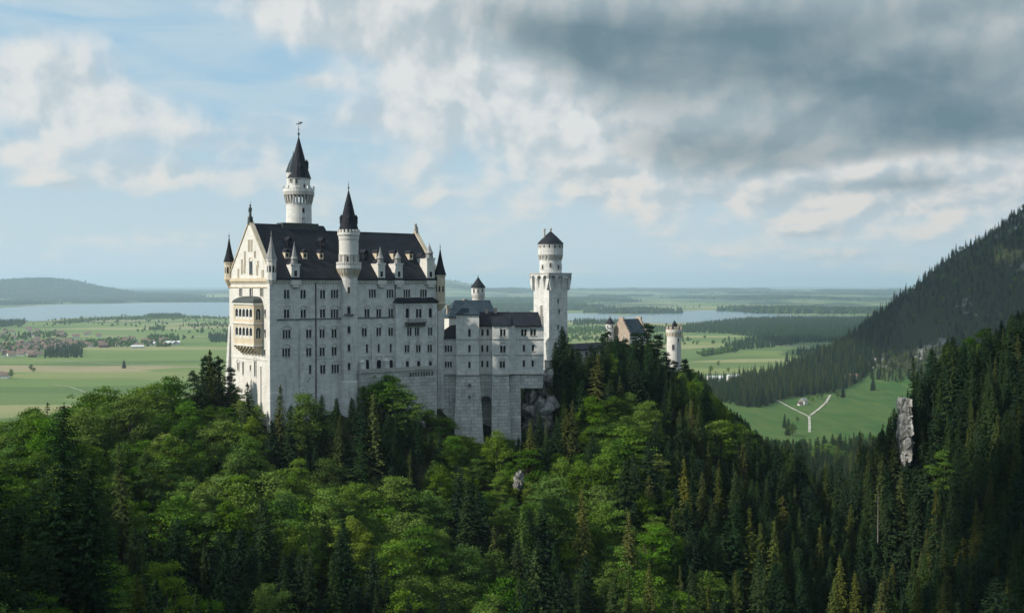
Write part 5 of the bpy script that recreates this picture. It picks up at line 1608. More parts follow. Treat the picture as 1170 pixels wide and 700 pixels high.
def tree_plan():
    x, y = scatter_candidates()
    z = H(x, y)
    px = PCX + F * x / y
    n = len(x)
    patch = fbm(x / 38.0, y / 38.0, 3, 21)
    # share of broadleaf trees, by place
    pb = np.interp(px, [-400, 0, 220, 330, 420, 540, 620, 700, 800, 860, 1000, 1400], [0.80, 0.88, 0.86, 0.76, 0.80, 0.70, 0.50, 0.44, 0.28, 0.14, 0.12, 0.14])
    pb = np.where((y > 318) & (px > 300) & (px < 470), 0.12, pb)
    pb = np.where((px > 560) & (y > 360), 0.22, pb)
    pb = np.where(y > 520, 0.08, pb)
    pb = np.where((px > 860) & (y < 520), -0.12, pb)
    pb = np.where((px < 260) & (y < 215), 0.45, pb)
    pf = np.interp(px, [-400, 0, 300, 400, 500, 640, 800, 1000, 1400], [0.35, 0.4, 0.6, 0.8, 0.7, 0.45, 0.5, 0.45, 0.5])
    bl = (patch - 0.5) * 2.4 + rng.normal(size=n) * 0.10 + 0.5 < pb
    fir = rng.random(n) < pf
    kind = np.where(bl, 0, np.where(fir, 2, 1))
    names = ['beech_tree', 'spruce_tree', 'fir_tree']
    rows = []
    for i in range(n):
        k = names[kind[i]]; v = int(rng.integers(len(PROTO[k])))
        s = float(rng.uniform(0.48, 1.18) if kind[i] else rng.uniform(0.62, 1.22))
        # crowded trees on ledges stay smaller
        if y[i] > 330 and y[i] < 380 and px[i] < 600: s *= 0.62
        X, Y, Z = float(x[i]), float(y[i]), float(z[i])
        hgt, r = PH[k][v], PR[k][v]
        ok = True
        for _ in range(9):
            tx, ty = to_px(X, Y, Z + hgt * s); _, by = to_px(X, Y, Z)
            rw = r * s * F / Y
            q = 0.25 if kind[i] else 0.7
            lim = max(np.interp(tx - rw * q, SKY_PX, SKY_PY), np.interp(tx, SKY_PX, SKY_PY), np.interp(tx + rw * q, SKY_PX, SKY_PY))
            bad = ty < lim - 2.5 and -60 < tx < 1230
            for a, b, c, d, yy in CLEAR:
                if Y < yy and a - rw * 0.3 < tx < b + rw * 0.3 and ty < d and by > c: bad = True
            if not bad: break
            s *= 0.82
            if s < (0.20 if not kind[i] and 300 < Y < 440 else 0.34): ok = False; break
        if Y < 95 and -80 < tx < 1250 and by > 0 and ty < 690: ok = False
        if ok: rows.append((k, v, X, Y, Z, s, tx, ty, by, rw))
    return rows

def zone(px, Y, ty):
    if Y > 560: return 'in the valley below the meadow', 'valley'
    if px > 870: return 'on the steep wooded bank right of the castle ridge', 'right bank'
    if px < 300 and Y < 215: return 'in the shaded hollow at the near left', 'near left hollow'
    if px < 300 and Y > 285: return 'on the crest left of the palace gable', 'left crest'
    if px < 300: return 'on the sunlit slope left of the palace', 'left slope'
    if px < 480 and Y > 318: return 'at the rock foot of the palace front', 'palace foot'
    if px < 620 and Y < 275: return 'low in the ravine before the palace', 'ravine'
    if px < 540: return 'on the slope beneath the palace', 'palace slope'
    if px < 660: return 'beneath the stone piers of the wing', 'pier slope'
    if Y > 385: return 'on the ridge before the gatehouse', 'gate ridge'
    if px > 790: return 'on the ridge flank dropping into the valley', 'ridge flank'
    return 'on the sunny rib below the gatehouse', 'rib'

def scatter_object(name, rows_by_proto, label=None):
    """one mass of trees: points carrying instances of the prototypes"""
    protos = list(rows_by_proto.keys())
    co = []; rot = []; sc = []; pid = []
    for i, p in enumerate(protos):
        for X, Y, Z, s, rz in rows_by_proto[p]:
            co.append((X, Y, Z)); rot.append(rz); sc.append(s); pid.append(i)
    if not co: return None
    me = bpy.data.meshes.new(name); me.from_pydata(co, [], []); me.update()
    for nm, tp, val in (('turn', 'FLOAT', rot), ('size', 'FLOAT', sc), ('which', 'INT', pid)):
        a = me.attributes.new(nm, tp, 'POINT'); a.data.foreach_set('value', val)
    o = bpy.data.objects.new(name, me); COL.objects.link(o)
    ng = bpy.data.node_groups.new(name, 'GeometryNodeTree')
    ng.interface.new_socket('Geometry', in_out='INPUT', socket_type='NodeSocketGeometry'); ng.interface.new_socket('Geometry', in_out='OUTPUT', socket_type='NodeSocketGeometry')
    N = ng.nodes; L = ng.links
    gi = N.new('NodeGroupInput'); go = N.new('NodeGroupOutput')
    g2i = N.new('GeometryNodeGeometryToInstance')
    for p in reversed(protos):
        oi = N.new('GeometryNodeObjectInfo'); oi.inputs['Object'].default_value = p
        L.new(oi.outputs['Geometry'], g2i.inputs[0])
    iop = N.new('GeometryNodeInstanceOnPoints')
    L.new(gi.outputs[0], iop.inputs['Points']); L.new(g2i.outputs[0], iop.inputs['Instance'])
    iop.inputs['Pick Instance'].default_value = True
    def attr(nm, tp):
        a = N.new('GeometryNodeInputNamedAttribute'); a.data_type = tp; a.inputs['Name'].default_value = nm
        return a.outputs['Attribute']
    L.new(attr('which', 'INT'), iop.inputs['Instance Index'])
    cx = N.new('ShaderNodeCombineXYZ'); L.new(attr('turn', 'FLOAT'), cx.inputs[2])
    L.new(cx.outputs[0], iop.inputs['Rotation']); L.new(attr('size', 'FLOAT'), iop.inputs['Scale'])
    L.new(iop.outputs[0], go.inputs[0])
    md = o.modifiers.new('trees', 'NODES'); md.node_group = ng
    return tag(o, label, None, None, 'stuff')

_joined = {}
def joined(kind, v):
    """trunk and crown of a prototype in one unlinked object, for the masses"""
    if (kind, v) not in _joined:
        tr, cr = PROTO[kind][v]
        bm = bmesh.new(); bm.from_mesh(tr); n = len(bm.faces); bm.from_mesh(cr)
        bm.faces.ensure_lookup_table()
        for f in bm.faces[n:]: f.material_index = 1
        me = bpy.data.meshes.new(kind + '_mass'); bm.to_mesh(me); bm.free()
        me.materials.append(tr.materials[0]); me.materials.append(cr.materials[0])
        _joined[(kind, v)] = bpy.data.objects.new(kind + '_mass', me)
    return _joined[(kind, v)]

WORDS = {'beech_tree': ('leafy green beech', 'broadleaf'), 'spruce_tree': ('slender pointed spruce', 'spruces'), 'fir_tree': ('broad dark fir', 'firs')}
def plant_forest():
    rows = tree_plan()
    rows.sort(key=lambda r: r[3])
    GW, GH, q = 390, 234, 3.0
    filled = np.zeros((GH, GW), bool)
    jj, ii = np.mgrid[0:GH, 0:GW]; PXg = (ii + 0.5) * q; PYg = (jj + 0.5) * q
    castle = in_poly(PXg, PYg, CASTLE_PX); castle_done = False
    seen = []
    for r in rows:
        k, v, X, Y, Z, s, tx, ty, by, rw = r
        if Y > 360 and not castle_done: filled |= castle; castle_done = True
        i0, i1 = int((tx - rw) / q), int((tx + rw) / q) + 1; j0, j1 = int(ty / q), int(by / q) + 1
        i0c, i1c, j0c, j1c = max(i0, 0), min(i1, GW), max(j0, 0), min(j1, GH)
        if i1c <= i0c or j1c <= j0c: seen.append(0); continue
        sx = PXg[j0c:j1c, i0c:i1c]; sy = PYg[j0c:j1c, i0c:i1c]
        t = np.clip((sy - ty) / max(by - ty, 1), 0, 1)
        if k == 'beech_tree': m = np.abs(sx - tx) < rw * np.sqrt(np.clip(1 - ((t - 0.42) / 0.45) ** 2, 0, 1))
        else: m = np.abs(sx - tx) < rw * (0.08 + 0.92 * t) * (t < 0.95)
        sub = filled[j0c:j1c, i0c:i1c]
        seen.append(int((m & ~sub).sum()))
        sub |= m
    seen = np.array(seen)
    masses = {'beech_tree': {}, 'spruce_tree': {}, 'fir_tree': {}}
    chosen = set()
    for k in masses:
        idx = [i for i in range(len(rows)) if rows[i][0] == k and seen[i] >= 2]
        idx.sort(key=lambda i: -seen[i])
        chosen |= set(idx[:285])
    for i, r in enumerate(rows):
        k, v, X, Y, Z, s, tx, ty, by, rw = r
        rz = float(rng.uniform(0, 6.28))
        if i in chosen:
            zt, zg = zone(tx, Y, ty)
            w, gname = WORDS[k]
            hgt = PH[k][v] * s
            size = ('tall ' if hgt > 19.5 else 'small ' if hgt < 13 else 'mid-sized ')
            near = Y < 175 and k in ('beech_tree',)
            place_tree(k, X, Y, s * (PH[k][v] / 17.0 if near else 1), 0 if near else v, rz, size + w + ' ' + zt, gname + ' ' + zg, NEARP if near else None, float(rng.uniform(0.82, 1.38)), Z)
        else:
            masses[k].setdefault(joined(k, v), []).append((X, Y, Z - 0.2, s, rz))
    for k, d in masses.items():
        scatter_object({'beech_tree': 'broadleaf_forest', 'spruce_tree': 'spruce_forest', 'fir_tree': 'fir_forest'}[k], d)
    print('trees', len(rows), 'own objects', len(chosen))

# ------------------------------------------------------------------ rocks
def rock_material(name='grey_limestone_rock', k=1.0):
    m, g, b, out = new_mat(name)
    tc = g.node('ShaderNodeTexCoord'); P = tc.outputs['Object']
    mp = g.node('ShaderNodeMapping'); g.put(mp.inputs[0], P); mp.inputs['Scale'].default_value = (1, 1, 0.3)
    n = g.noise(mp.outputs[0], 0.45, 8.0, 0.65); n2 = g.noise(P, 0.25, 5.0, 0.6); n3 = g.noise(P, 1.6, 6.0, 0.65)
    col = g.mix(g.step(n, 0.38, 0.62), tuple(k * q for q in (0.075, 0.074, 0.07)), tuple(k * q for q in (0.29, 0.28, 0.26)))
    col = g.mix(g.mul(g.step(n2, 0.54, 0.62), 0.75), col, (0.030, 0.042, 0.018))
    col = g.mix(g.mul(g.step(n3, 0.55, 0.75), 0.4), col, (0.05, 0.05, 0.045))
    g.put(b.inputs['Base Color'], col); b.inputs['Roughness'].default_value = 0.95
    bp = g.node('ShaderNodeBump'); bp.inputs['Strength'].default_value = 0.9; bp.inputs['Distance'].default_value = 0.5
    g.put(bp.inputs['Height'], n3); g.put(b.inputs['Normal'], bp.outputs[0])
    return m
M['rock'] = rock_material()
M['palerock'] = rock_material('pale_limestone_cliff', 1.55)

def rock(px0, px1, py0, py1, Y, depth, label, seed, clear=True, sub=5, lean=0.0, mat='rock'):
    """a cliff or outcrop standing on the slope"""
    c = at((px0 + px1) / 2, (py0 + py1) / 2, Y)
    wx = (px1 - px0) / F * Y / 2; wz = (py1 - py0) / F * Y / 2
    r = random.Random(seed)
    bm = bmesh.new()
    n = max(7, int(10 * (sub - 3) * max(1.0, wz / max(wx, 1)) ** 0.7))
    for k in range(n):
        # angular blocks, larger at the foot, leaning into the slope
        t = (k + 0.5) / n
        zc = -wz + 2 * wz * t * 0.93
        narrow = 1 - 0.42 * t ** 1.6
        bw = wx * r.uniform(0.45, 0.85) * narrow; bd = depth * r.uniform(0.28, 0.45); bh = max(min(wx, wz) * 0.5, wz * r.uniform(0.14, 0.28))
        cx = r.uniform(-0.5, 0.5) * wx * narrow; cy = r.uniform(-0.1, 0.3) * depth + depth * 0.15 * t
        vs = []
        for q in range(16):
            d = Vector((r.gauss(0, 1), r.gauss(0, 1), r.gauss(0, 1))).normalized()
            m = max(abs(d.x), abs(d.y), abs(d.z)); d = d * (0.5 + 0.5 / m) * r.uniform(0.8, 1.0)
            vs.append(bm.verts.new((cx + d.x * bw, cy + d.y * bd, zc + d.z * bh + 0.15 * d.x * bh)))
        res = bmesh.ops.convex_hull(bm, input=vs)
        junk = [e for e in res['geom_interior'] if isinstance(e, bmesh.types.BMVert)]
        bmesh.ops.delete(bm, geom=junk, context='VERTS')
    bmesh.ops.triangulate(bm, faces=bm.faces[:])
    bmesh.ops.subdivide_edges(bm, edges=bm.edges[:], cuts=3 if wx > 3 else 2, use_grid_fill=True)
    q = np.array([v.co[:] for v in bm.verts]); q0 = q.copy()
    for ax, (u_, w_) in enumerate(((1, 2), (0, 2), (0, 1))):
        q[:, ax] += 0.9 * (fbm(q0[:, u_] * 0.5 + 9.1 * ax + seed, q0[:, w_] * 0.35 + q0[:, ax] * 0.3, 4, seed + ax) - 0.5)
        q[:, ax] += 0.5 * (fbm(q0[:, u_] * 1.6 + q0[:, ax], q0[:, w_] * 1.1 - q0[:, ax] * 0.7, 3, seed + 20 + ax) - 0.5)
    q[:, 0] += lean * q[:, 2]
    for v, p in zip(bm.verts, q): v.co = p
    me = bpy.data.meshes.new('rock_outcrop'); bm.to_mesh(me); bm.free(); me.materials.append(M[mat])
    o = bpy.data.objects.new('rock_outcrop', me); COL.objects.link(o); o.location = c
    tag(o, label, 'rock')
    if clear: CLEAR.append((px0 + 2, px1 - 2, py0 + 2, py0 + (0.38 if py1 - py0 > 40 else 0.2) * (py1 - py0), Y + 3))
    return o

rock(586, 642, 424, 540, 389.5, 18, 'dark fissured rock face under the right end of the white wing', 3)
rock(1030, 1042, 455, 526, 391, 14, 'tall pale limestone cliff patch on the wooded right bank', 11, mat='palerock')
rock(586, 600, 541, 556, 322, 9, 'light rock face in the dark gully beneath the stone piers', 15, sub=5)
rock(464, 486, 464, 490, 368, 8, 'small pale rock beside the bush under the terrace', 18, sub=4)

# ------------------------------------------------------------------ trees one can tell apart
def hero(kind, v, px, pytop, Y, label, squash=1.0, protos=None, hbase=None, dz=0.0):
    base = hbase if hbase else PH[kind][v]
    Y0 = Y; best = None
    if pytop > 0:                                              # nearest spot where a tree of natural height reaches that line
        for k in range(0, 45):
            for sg in (1, -1):
                Yk = Y0 + sg * 2.5 * k
                if Yk < 60: continue
                p = at(px, pytop, Yk); s = (p.z - h1(p.x, Yk)) / base
                if 0.3 < s < 1.3: best = (s, Yk); break
                if best is None or abs(s - 0.9) < abs(best[0] - 0.9): best = (s, Yk)
            if best and 0.3 < best[0] < 1.3: break
    s, Y = best
    s = min(max(s, 0.3), 1.5)
    x = at(px, pytop, Y).x
    g = h1(x, Y) + dz
    return place_tree(kind, x, Y, s, v, (px * 0.37) % 6.28, label, None, protos, squash, g)

M['springgreen'] = leaf_mat('fresh_larch_green', (0.070, 0.125, 0.035), (0.080, 0.135, 0.038), (0.085, 0.14, 0.04), 0.25)
M['olive'] = leaf_mat('olive_spruce', (0.080, 0.095, 0.030), (0.090, 0.105, 0.032), (0.10, 0.11, 0.034), 0.15)
LARCH = {'spruce_tree': [conifer('larch_a', 22, 4.2, 0.55, 11, 8, 0.8, M['springgreen'], 0.18, 0.03, 0.06, 0.8), conifer('olive_a', 26, 3.8, 0.62, 11, 8, 0.85, M['olive'], 0.36, 0.08, 0.14)]}
BARE = {'beech_tree': [broadleaf('bare_a', 15, 4.6, 30, 14, 0.45, M['olive'], 0.25)]}

def plant_heroes():
    hero('spruce_tree', 0, 240, 398, 348, 'tallest dark spruce of the clump left of the palace gable', 1.25)
    hero('spruce_tree', 1, 229, 411, 344, 'dark spruce on the left edge of the clump by the gable', 1.2)
    hero('spruce_tree', 2, 252, 405, 352, 'second tallest spruce in the clump, nearest the gable', 1.2)
    for px, py, v, sq, lab in [(234, 404, 0, 0.9, 'dark pine filling the left of the clump by the gable'), (247, 404, 1, 0.9, 'dark pine filling the middle of the clump by the gable'), (262, 418, 0, 0.9, 'dark pine at the foot of the gable buttress'), (220, 420, 1, 0.8, 'dark pine at the left end of the clump by the gable')]:
        hero('pine_tree', v, px, py, 350, lab, sq, PINE)
    for px, py, Y, v, lab in [(196, 428, 335, 0, 'rounded green tree nearest the clump on the left crest'), (180, 436, 332, 1, 'rounded green tree second from the clump on the left crest'), (163, 441, 328, 4, 'broad green tree in the middle of the left crest'), (148, 447, 322, 2, 'smaller rounded tree in the middle of the left crest'), (115, 440, 318, 0, 'tall rounded green tree left of the dip in the crest'), (100, 446, 312, 4, 'broad green tree at the left of the crest above the fields')]:
        hero('beech_tree', v, px, py, Y, lab, 1.15)
    hero('spruce_tree', 3, 286, 436, 326, 'dark spruce standing before the lower gable wall', 1.3)
    hero('spruce_tree', 1, 317, 439, 328, 'small spruce before the corner of the palace', 1.1)
    hero('beech_tree', 0, 343, 408, 334, 'thin half-bare tree against the pale palace front', 0.8, BARE, 15)
    hero('beech_tree', 1, 352, 446, 322, 'bright green round tree under the half-bare tree')
    hero('spruce_tree', 0, 388, 455, 328, 'dark spruce under the slim stair tower', 1.1)
    hero('spruce_tree', 1, 428, 446, 322, 'olive lit spruce in front of the big dark bush', 1.2, LARCH, 26)
    o = hero('beech_tree', 4, 440, 427, 362, 'large dark rounded bush climbing to the palace terrace', 1.35)
    hero('beech_tree', 2, 462, 442, 360, 'dark bush right of the large rounded bush under the terrace', 1.3)
    hero('beech_tree', 3, 415, 440, 360, 'dark bush left of the large rounded bush under the terrace', 1.3)
    hero('fir_tree', 0, 641, 372, 428, 'broad dark fir beside the foot of the square tower', 1.5)
    for px, py, Y, sq, lab in [(690, 377, 442, 1.05, 'tall fir left of the brick gatehouse gable'), (738, 371, 448, 1.25, 'tallest fir in front of the gatehouse slate roof'), (727, 381, 444, 1.1, 'fir against the left side of the tallest one before the slate roof'),
                           (750, 384, 452, 1.1, 'fir against the right side of the tallest one before the slate roof'), (713, 389, 440, 1.1, 'dark fir hiding the foot of the brick gable'), (760, 404, 455, 1.1, 'shorter dark fir left of the round gate tower'),
                           (676, 396, 440, 1.1, 'dark fir before the connecting gallery'), (660, 400, 436, 1.1, 'smaller dark fir before the connecting gallery, nearer the square tower'), (783, 412, 455, 1.15, 'dark fir right of the round gate tower'), (771, 414, 450, 1.1, 'dark fir covering the foot of the round gate tower')]:
        hero('pine_tree', 0 if sq > 1.08 else 1, px, py - 3, Y, lab.replace('fir', 'pine'), sq * 0.95, PINE)
    hero('spruce_tree', 1, 700, 398, 432, 'olive sunlit spruce before the brick gatehouse gable', 1.1, LARCH, 26)
    hero('beech_tree', 0, 570, 490, 362, 'green leafy tree at the foot of the arched niche', 0.8)
    hero('spruce_tree', 0, 594, 574, 292, 'fresh green larch in the dark gully, the upper of two', 1.0, LARCH, 22)
    hero('spruce_tree', 0, 612, 624, 262, 'fresh green larch in the dark gully, the lower of two', 1.0, LARCH, 22)
    for px, py, Y, lab in [(668, 556, 300, 'olive sunlit spruce on the left of the sunny rib'), (720, 582, 282, 'tallest olive spruce low on the sunny rib'), (745, 640, 262, 'olive spruce at the bottom of the sunny rib'),
                           (690, 432, 408, 'tall olive spruce below the gatehouse firs'), (785, 520, 335, 'olive spruce on the right edge of the sunny rib'), (790, 455, 400, 'olive spruce near the crest right of the gate tower'),
                           (965, 632, 238, 'tallest lit spruce of the trio low on the right'), (950, 655, 232, 'left lit spruce of the trio low on the right'), (982, 650, 240, 'right lit spruce of the trio low on the right'),
                           (1006, 660, 225, 'lit spruce just right of the trio'), (1044, 656, 222, 'lit spruce of the far right pair, the left one'), (1075, 664, 224, 'lit spruce of the far right pair, the right one'),
                           (885, 590, 300, 'lit spruce alone in the dark lower ravine'), (936, 598, 300, 'second lit spruce in the dark lower ravine')]:
        hero('spruce_tree', 1, px, py, Y, lab, 1.0, LARCH, 26)
    hero('fir_tree', 0, 62, 441, 118, 'very tall dark fir in the near left hollow', 1.0, NEARP, 30)
    hero('fir_tree', 0, 96, 520, 128, 'dark fir right of the very tall one at near left', 1.0, NEARP, 30)
    hero('fir_tree', 0, -32, 374, 96, 'near dark fir cut by the left picture edge', 1.0, NEARP, 30)
    hero('beech_tree', 0, 312, 664, 195, 'lit leafy treetop at the bottom left of the ravine', 1.0)
    hero('beech_tree', 0, 462, 672, 210, 'lit leafy treetop low in the middle of the ravine', 1.0)
    for px, py, Y, sq, lab in [(1088, 392, 402, 1.2, 'bright green tree high on the right bank, the left one of a row'), (1108, 384, 408, 1.2, 'bright green tree high on the right bank, middle of the row'), (1130, 374, 412, 1.2, 'bright green tree high on the right bank, the right one of a row'),
                           (1078, 512, 345, 1.2, 'lone bright green bush in the dark firs of the right bank')]:
        hero('beech_tree', 3, px, py, Y, lab, sq)
    for px, py, Y, lab in [(508, 474, 376, 'low bush at the left foot of the stone piers'), (530, 494, 372, 'low bush under the battered stone pier'), (547, 502, 371, 'low bush left of the arched niche foot'), (583, 498, 378, 'low bush at the right foot of the stone piers'), (605, 508, 380, 'low bush under the dark rock face'), (626, 500, 382, 'low bush at the right edge of the dark rock face'), (490, 466, 372, 'low bush under the terrace arches')]:
        hero('beech_tree', 2, px, py, Y, lab, 1.9)
    # dead trunks
    for px, py0, py1, Y, lean, lab in [(1003, 560, 612, 330, 0.0, 'pale dead trunk standing in the ravine')]:
        p = at(px, py1, Y); t = at(px, py0, Y)
        b = MB(); b.tube([(0, 0, -2), (lean * 3, 0, (t.z - p.z) * 0.5), (lean * (t.z - p.z), 0.2, t.z - p.z)], 0.17, 0.06, 7)
        for k in range(6):
            z = (t.z - p.z) * (0.35 + 0.1 * k); b.tube([(lean * z, 0, z), (lean * z + 1.2 * math.cos(k * 2.2), 1.2 * math.sin(k * 2.2), z - 0.3)], 0.07, 0.02, 4)
        o = b.build('dead_tree', M['palebark']); o.location = p; tag(o, lab, 'tree')

# ------------------------------------------------------------------ far woods
M['farwood'] = leaf_mat('distant_conifers', (0.018, 0.036, 0.018), (0.024, 0.046, 0.020), (0.030, 0.055, 0.022), 0.05)
M['fargrove'] = leaf_mat('distant_broadleaf', (0.045, 0.085, 0.024), (0.055, 0.105, 0.028), (0.075, 0.115, 0.034), 0.1)

def low_tree(name, conic, Ht, R, mat):
    b = MB()
    if conic:
        for k in range(5):
            z0 = Ht * (0.05 + 0.18 * k); z1 = Ht * (0.42 + 0.145 * k); r = R * (1 - 0.18 * k)
            i = len(b.v); n = 9
            for q in range(n):
                a = 2 * math.pi * q / n + k; rr = r * rng.uniform(0.7, 1.15); b.v.append((rr * math.cos(a), rr * math.sin(a), z0 + rng.uniform(-0.5, 0.5)))
            b.v.append((0, 0, z1)); b.f += [(i + q, i + (q + 1) % n, i + n) for q in range(n)]
    else:
        for k in range(6):
            c = rng.uniform(-0.5, 0.5, 3) * np.array([R, R, Ht * 0.5]) + np.array([0, 0, Ht * 0.55]); r = R * rng.uniform(0.45, 0.7)
            bm = bmesh.new(); bmesh.ops.create_icosphere(bm, subdivisions=2, radius=1.0)
            i = len(b.v)
            for v in bm.verts:
                d = np.array(v.co[:]) * r * rng.uniform(0.75, 1.2); b.v.append(tuple(c + d))
            b.f += [tuple(i + v.index for v in f.verts) for f in bm.faces]; bm.free()
    b.face([(-0.2, 0, -1), (0.2, 0, -1), (0.2, 0, Ht * 0.4), (-0.2, 0, Ht * 0.4)])
    me = mesh_from_mb(name, b, mat)
    return bpy.data.objects.new(name, me)
LOWC = [low_tree('far_conifer', True, 24, 4.2, M['farwood']), low_tree('far_conifer', True, 20, 4.0, M['farwood'])]
LOWB = [low_tree('far_broadleaf', False, 15, 6.0, M['fargrove']), low_tree('far_broadleaf', False, 12, 5.5, M['fargrove'])]

def far_ok(x, y):
    return ~in_lake(x, y)

def fill_px(poly, step, jit=0.45, z=PLAIN):
    pts = [on_level(px, py, z) for px, py in poly]
    P = np.array([(p.x, p.y) for p in pts])
    x0, y0 = P.min(0); x1, y1 = P.max(0)
    gx, gy = np.meshgrid(np.arange(x0, x1, step), np.arange(y0, y1, step))
    x = (gx + rng.uniform(-jit, jit, gx.shape) * step).ravel(); y = (gy + rng.uniform(-jit, jit, gy.shape) * step).ravel()
    ok = in_poly(x, y, P) & far_ok(x, y)
    return x[ok], y[ok]

def mass(name, x, y, protos, smin=0.7, smax=1.15, label=None):
    z = H(x, y) - 0.3; d = {p: [] for p in protos}
    for i in range(len(x)):
        d[protos[int(rng.integers(len(protos)))]].append((float(x[i]), float(y[i]), float(z[i]), float(rng.uniform(smin, smax)), float(rng.uniform(0, 6.28))))
    return scatter_object(name, {p: v for p, v in d.items() if v}, label)

def far_woods():
    # mountain side
    gx, gy = np.meshgrid(np.arange(330, 1500, 8.4), np.arange(1180, 3250, 8.4))
    x = (gx + rng.uniform(-4.5, 4.5, gx.shape)).ravel(); y = (gy + rng.uniform(-4.5, 4.5, gy.shape)).ravel()
    px = PCX + F * x / y
    ok = (px > 780) & (px < 1230) & ((mountain(x, y) > 10) | ((px > 1050) & (y < 1700)))
    bare = fbm(x / 95.0, y / 95.0, 4, 55)
    ok &= ~((bare > 0.615) & (mountain(x, y) > 60))
    mass('mountain_forest', x[ok], y[ok], [joined('spruce_tree', 0), joined('spruce_tree', 1), joined('fir_tree', 1), joined('fir_tree', 0), joined('spruce_tree', 3), joined('spruce_tree', 5), joined('beech_tree', 2)], 0.36, 0.78)
    # the edge of the wood behind the meadow
    x, y = fill_px([(786, 446), (820, 458), (850, 466), (868, 466), (889, 458), (905, 454), (930, 452), (952, 449), (975, 443), (1000, 438), (1034, 431), (1046, 424), (1000, 415), (960, 416), (925, 421), (900, 428), (878, 432), (846, 437), (836, 442), (812, 441)], 8.5)
    mass('treeline', x, y, [joined('spruce_tree', 0), joined('fir_tree', 1), joined('spruce_tree', 2), joined('spruce_tree', 1)], 0.7, 1.05)
    # woods on the plain
    con = []; brd = []
    for poly, step in [([(842, 366), (875, 364.4), (930, 363.8), (1010, 363.6), (1010, 392), (985, 393), (960, 391), (917, 392), (880, 397), (842, 400), (826, 397), (868, 386), (830, 381), (780, 380), (752, 378), (790, 372)], 15),
                       ([(164, 363), (170, 360.6), (205, 360.0), (213, 363)], 16), ([(30, 366.6), (0, 368), (-80, 368), (-80, 374), (0, 374), (28, 371)], 16),
                       ([(49, 409), (52, 402), (72, 399), (94, 400), (94, 408.5)], 14), ([(655, 364), (700, 362), (712, 370), (655, 372)], 18), ([(525, 352), (605, 350), (605, 362), (525, 366)], 20),
                       ([(238, 385), (262, 384), (262, 391), (240, 391)], 15), ([(940, 399), (905, 404), (925, 412), (960, 408)], 14)]:
        a = fill_px(poly, step); con.append(a)
    for poly, step in [([(60, 369), (110, 364.6), (165, 363), (262, 362.6), (262, 364.4), (170, 364.6), (110, 366.6), (75, 371)], 22), ([(95, 397), (98, 391), (130, 389), (155, 390), (156, 397)], 17), ([(158, 396), (170, 385), (205, 384), (205, 388), (195, 397)], 22),
                       ([(0, 395), (90, 390), (98, 398), (40, 404), (0, 404)], 26), ([(0, 385), (70, 379), (80, 384), (0, 391)], 28), ([(640, 376), (790, 374), (795, 379), (640, 382)], 20), ([(640, 386), (740, 384), (790, 386), (640, 391)], 26),
                       ([(796, 405), (838, 399), (842, 402), (800, 408)], 12), ([(170, 376), (188, 375), (188, 377), (170, 378)], 16), ([(525, 368), (605, 366), (605, 372), (525, 375)], 24), ([(215, 372), (262, 370), (262, 372), (216, 374)], 26)]:
        a = fill_px(poly, step); brd.append(a)
    # scattered hedges and copses over the fields
    n = 5200
    yy = 2600 * (11500 / 2600.0) ** rng.random(n); xx = (rng.uniform(-0.05, 1.12, n) * 1170 - PCX) / F * yy
    cl = fbm(xx / 420.0, yy / 520.0, 4, 91)
    ok = far_ok(xx, yy) & (cl > 0.54) & ~((yy < 3300) & (xx < -600)) & ~((xx > 100) & (yy < 3000)) & (mountain(xx, yy) < 5)
    brd.append((xx[ok], yy[ok]))
    cx = np.concatenate([a[0] for a in con]); cy = np.concatenate([a[1] for a in con])
    mass('plain_forest', cx, cy, LOWC, 0.6, 0.95)
    bx = np.concatenate([a[0] for a in brd]); by = np.concatenate([a[1] for a in brd])
    mass('field_woods', bx, by, LOWB + LOWB + LOWC[1:], 0.5, 1.0)
    # hills beyond the lake
    n = 60000
    yy = 6500 * (26000 / 6500.0) ** rng.random(n); xx = (rng.uniform(-0.06, 1.06, n) * 1170 - PCX) / F * yy
    cl = fbm(xx / 1500.0, yy / 1100.0, 5, 61)
    hill = H(xx, yy)
    ok = far_ok(xx, yy) & (((cl > 0.60) & (xx > -1500)) | ((cl > 0.55) & (xx < -1500)) | ((hill > -75) & (cl > 0.42) & (yy > 12600) & (yy < 16500) & (xx < -1500)) | ((yy > 10900) & (yy < 11900) & (xx < -1500) & (cl > 0.42)))
    big = []
    for k in range(3):
        b = MB()
        for q in range(26):
            x0, y0 = rng.normal(size=2) * np.array([70, 45]); s = rng.uniform(0.9, 1.4)
            src = (LOWC if rng.random() < 0.6 else LOWB)[int(rng.integers(2))].data
            i = len(b.v); b.v += [(v.co.x * 2.4 * s + x0, v.co.y * 2.4 * s + y0, v.co.z * s) for v in src.vertices] if src.name.startswith('far_conifer') else [(v.co.x * 1.8 * s + x0, v.co.y * 1.8 * s + y0, v.co.z * s) for v in src.vertices]
            b.f += [tuple(i + w for w in p.vertices) for p in src.polygons]
        big.append(bpy.data.objects.new('grove', mesh_from_mb('grove', b, M['farwood' if k else 'fargrove'])))
    mass('hill_forest', xx[ok], yy[ok], big, 0.8, 1.3)

# ------------------------------------------------------------------ village, farms and single trees on the plain
M['terracotta'] = plain('terracotta_tiles', (0.185, 0.115, 0.092), 0.8, 0, 0.25, 0.3)
M['browntile'] = plain('brown_tiles', (0.15, 0.10, 0.08), 0.8, 0, 0.25, 0.3)
M['plaster'] = plain('white_plaster', (0.66, 0.645, 0.61), 0.85, 0, 0.08, 0.2)
M['shedroof'] = plain('pale_metal_roof', (0.62, 0.63, 0.64), 0.5, 0, 0.1, 0.2)
M['timber'] = plain('weathered_barn_timber', (0.14, 0.09, 0.06), 0.9, 0, 0.2, 0.5)

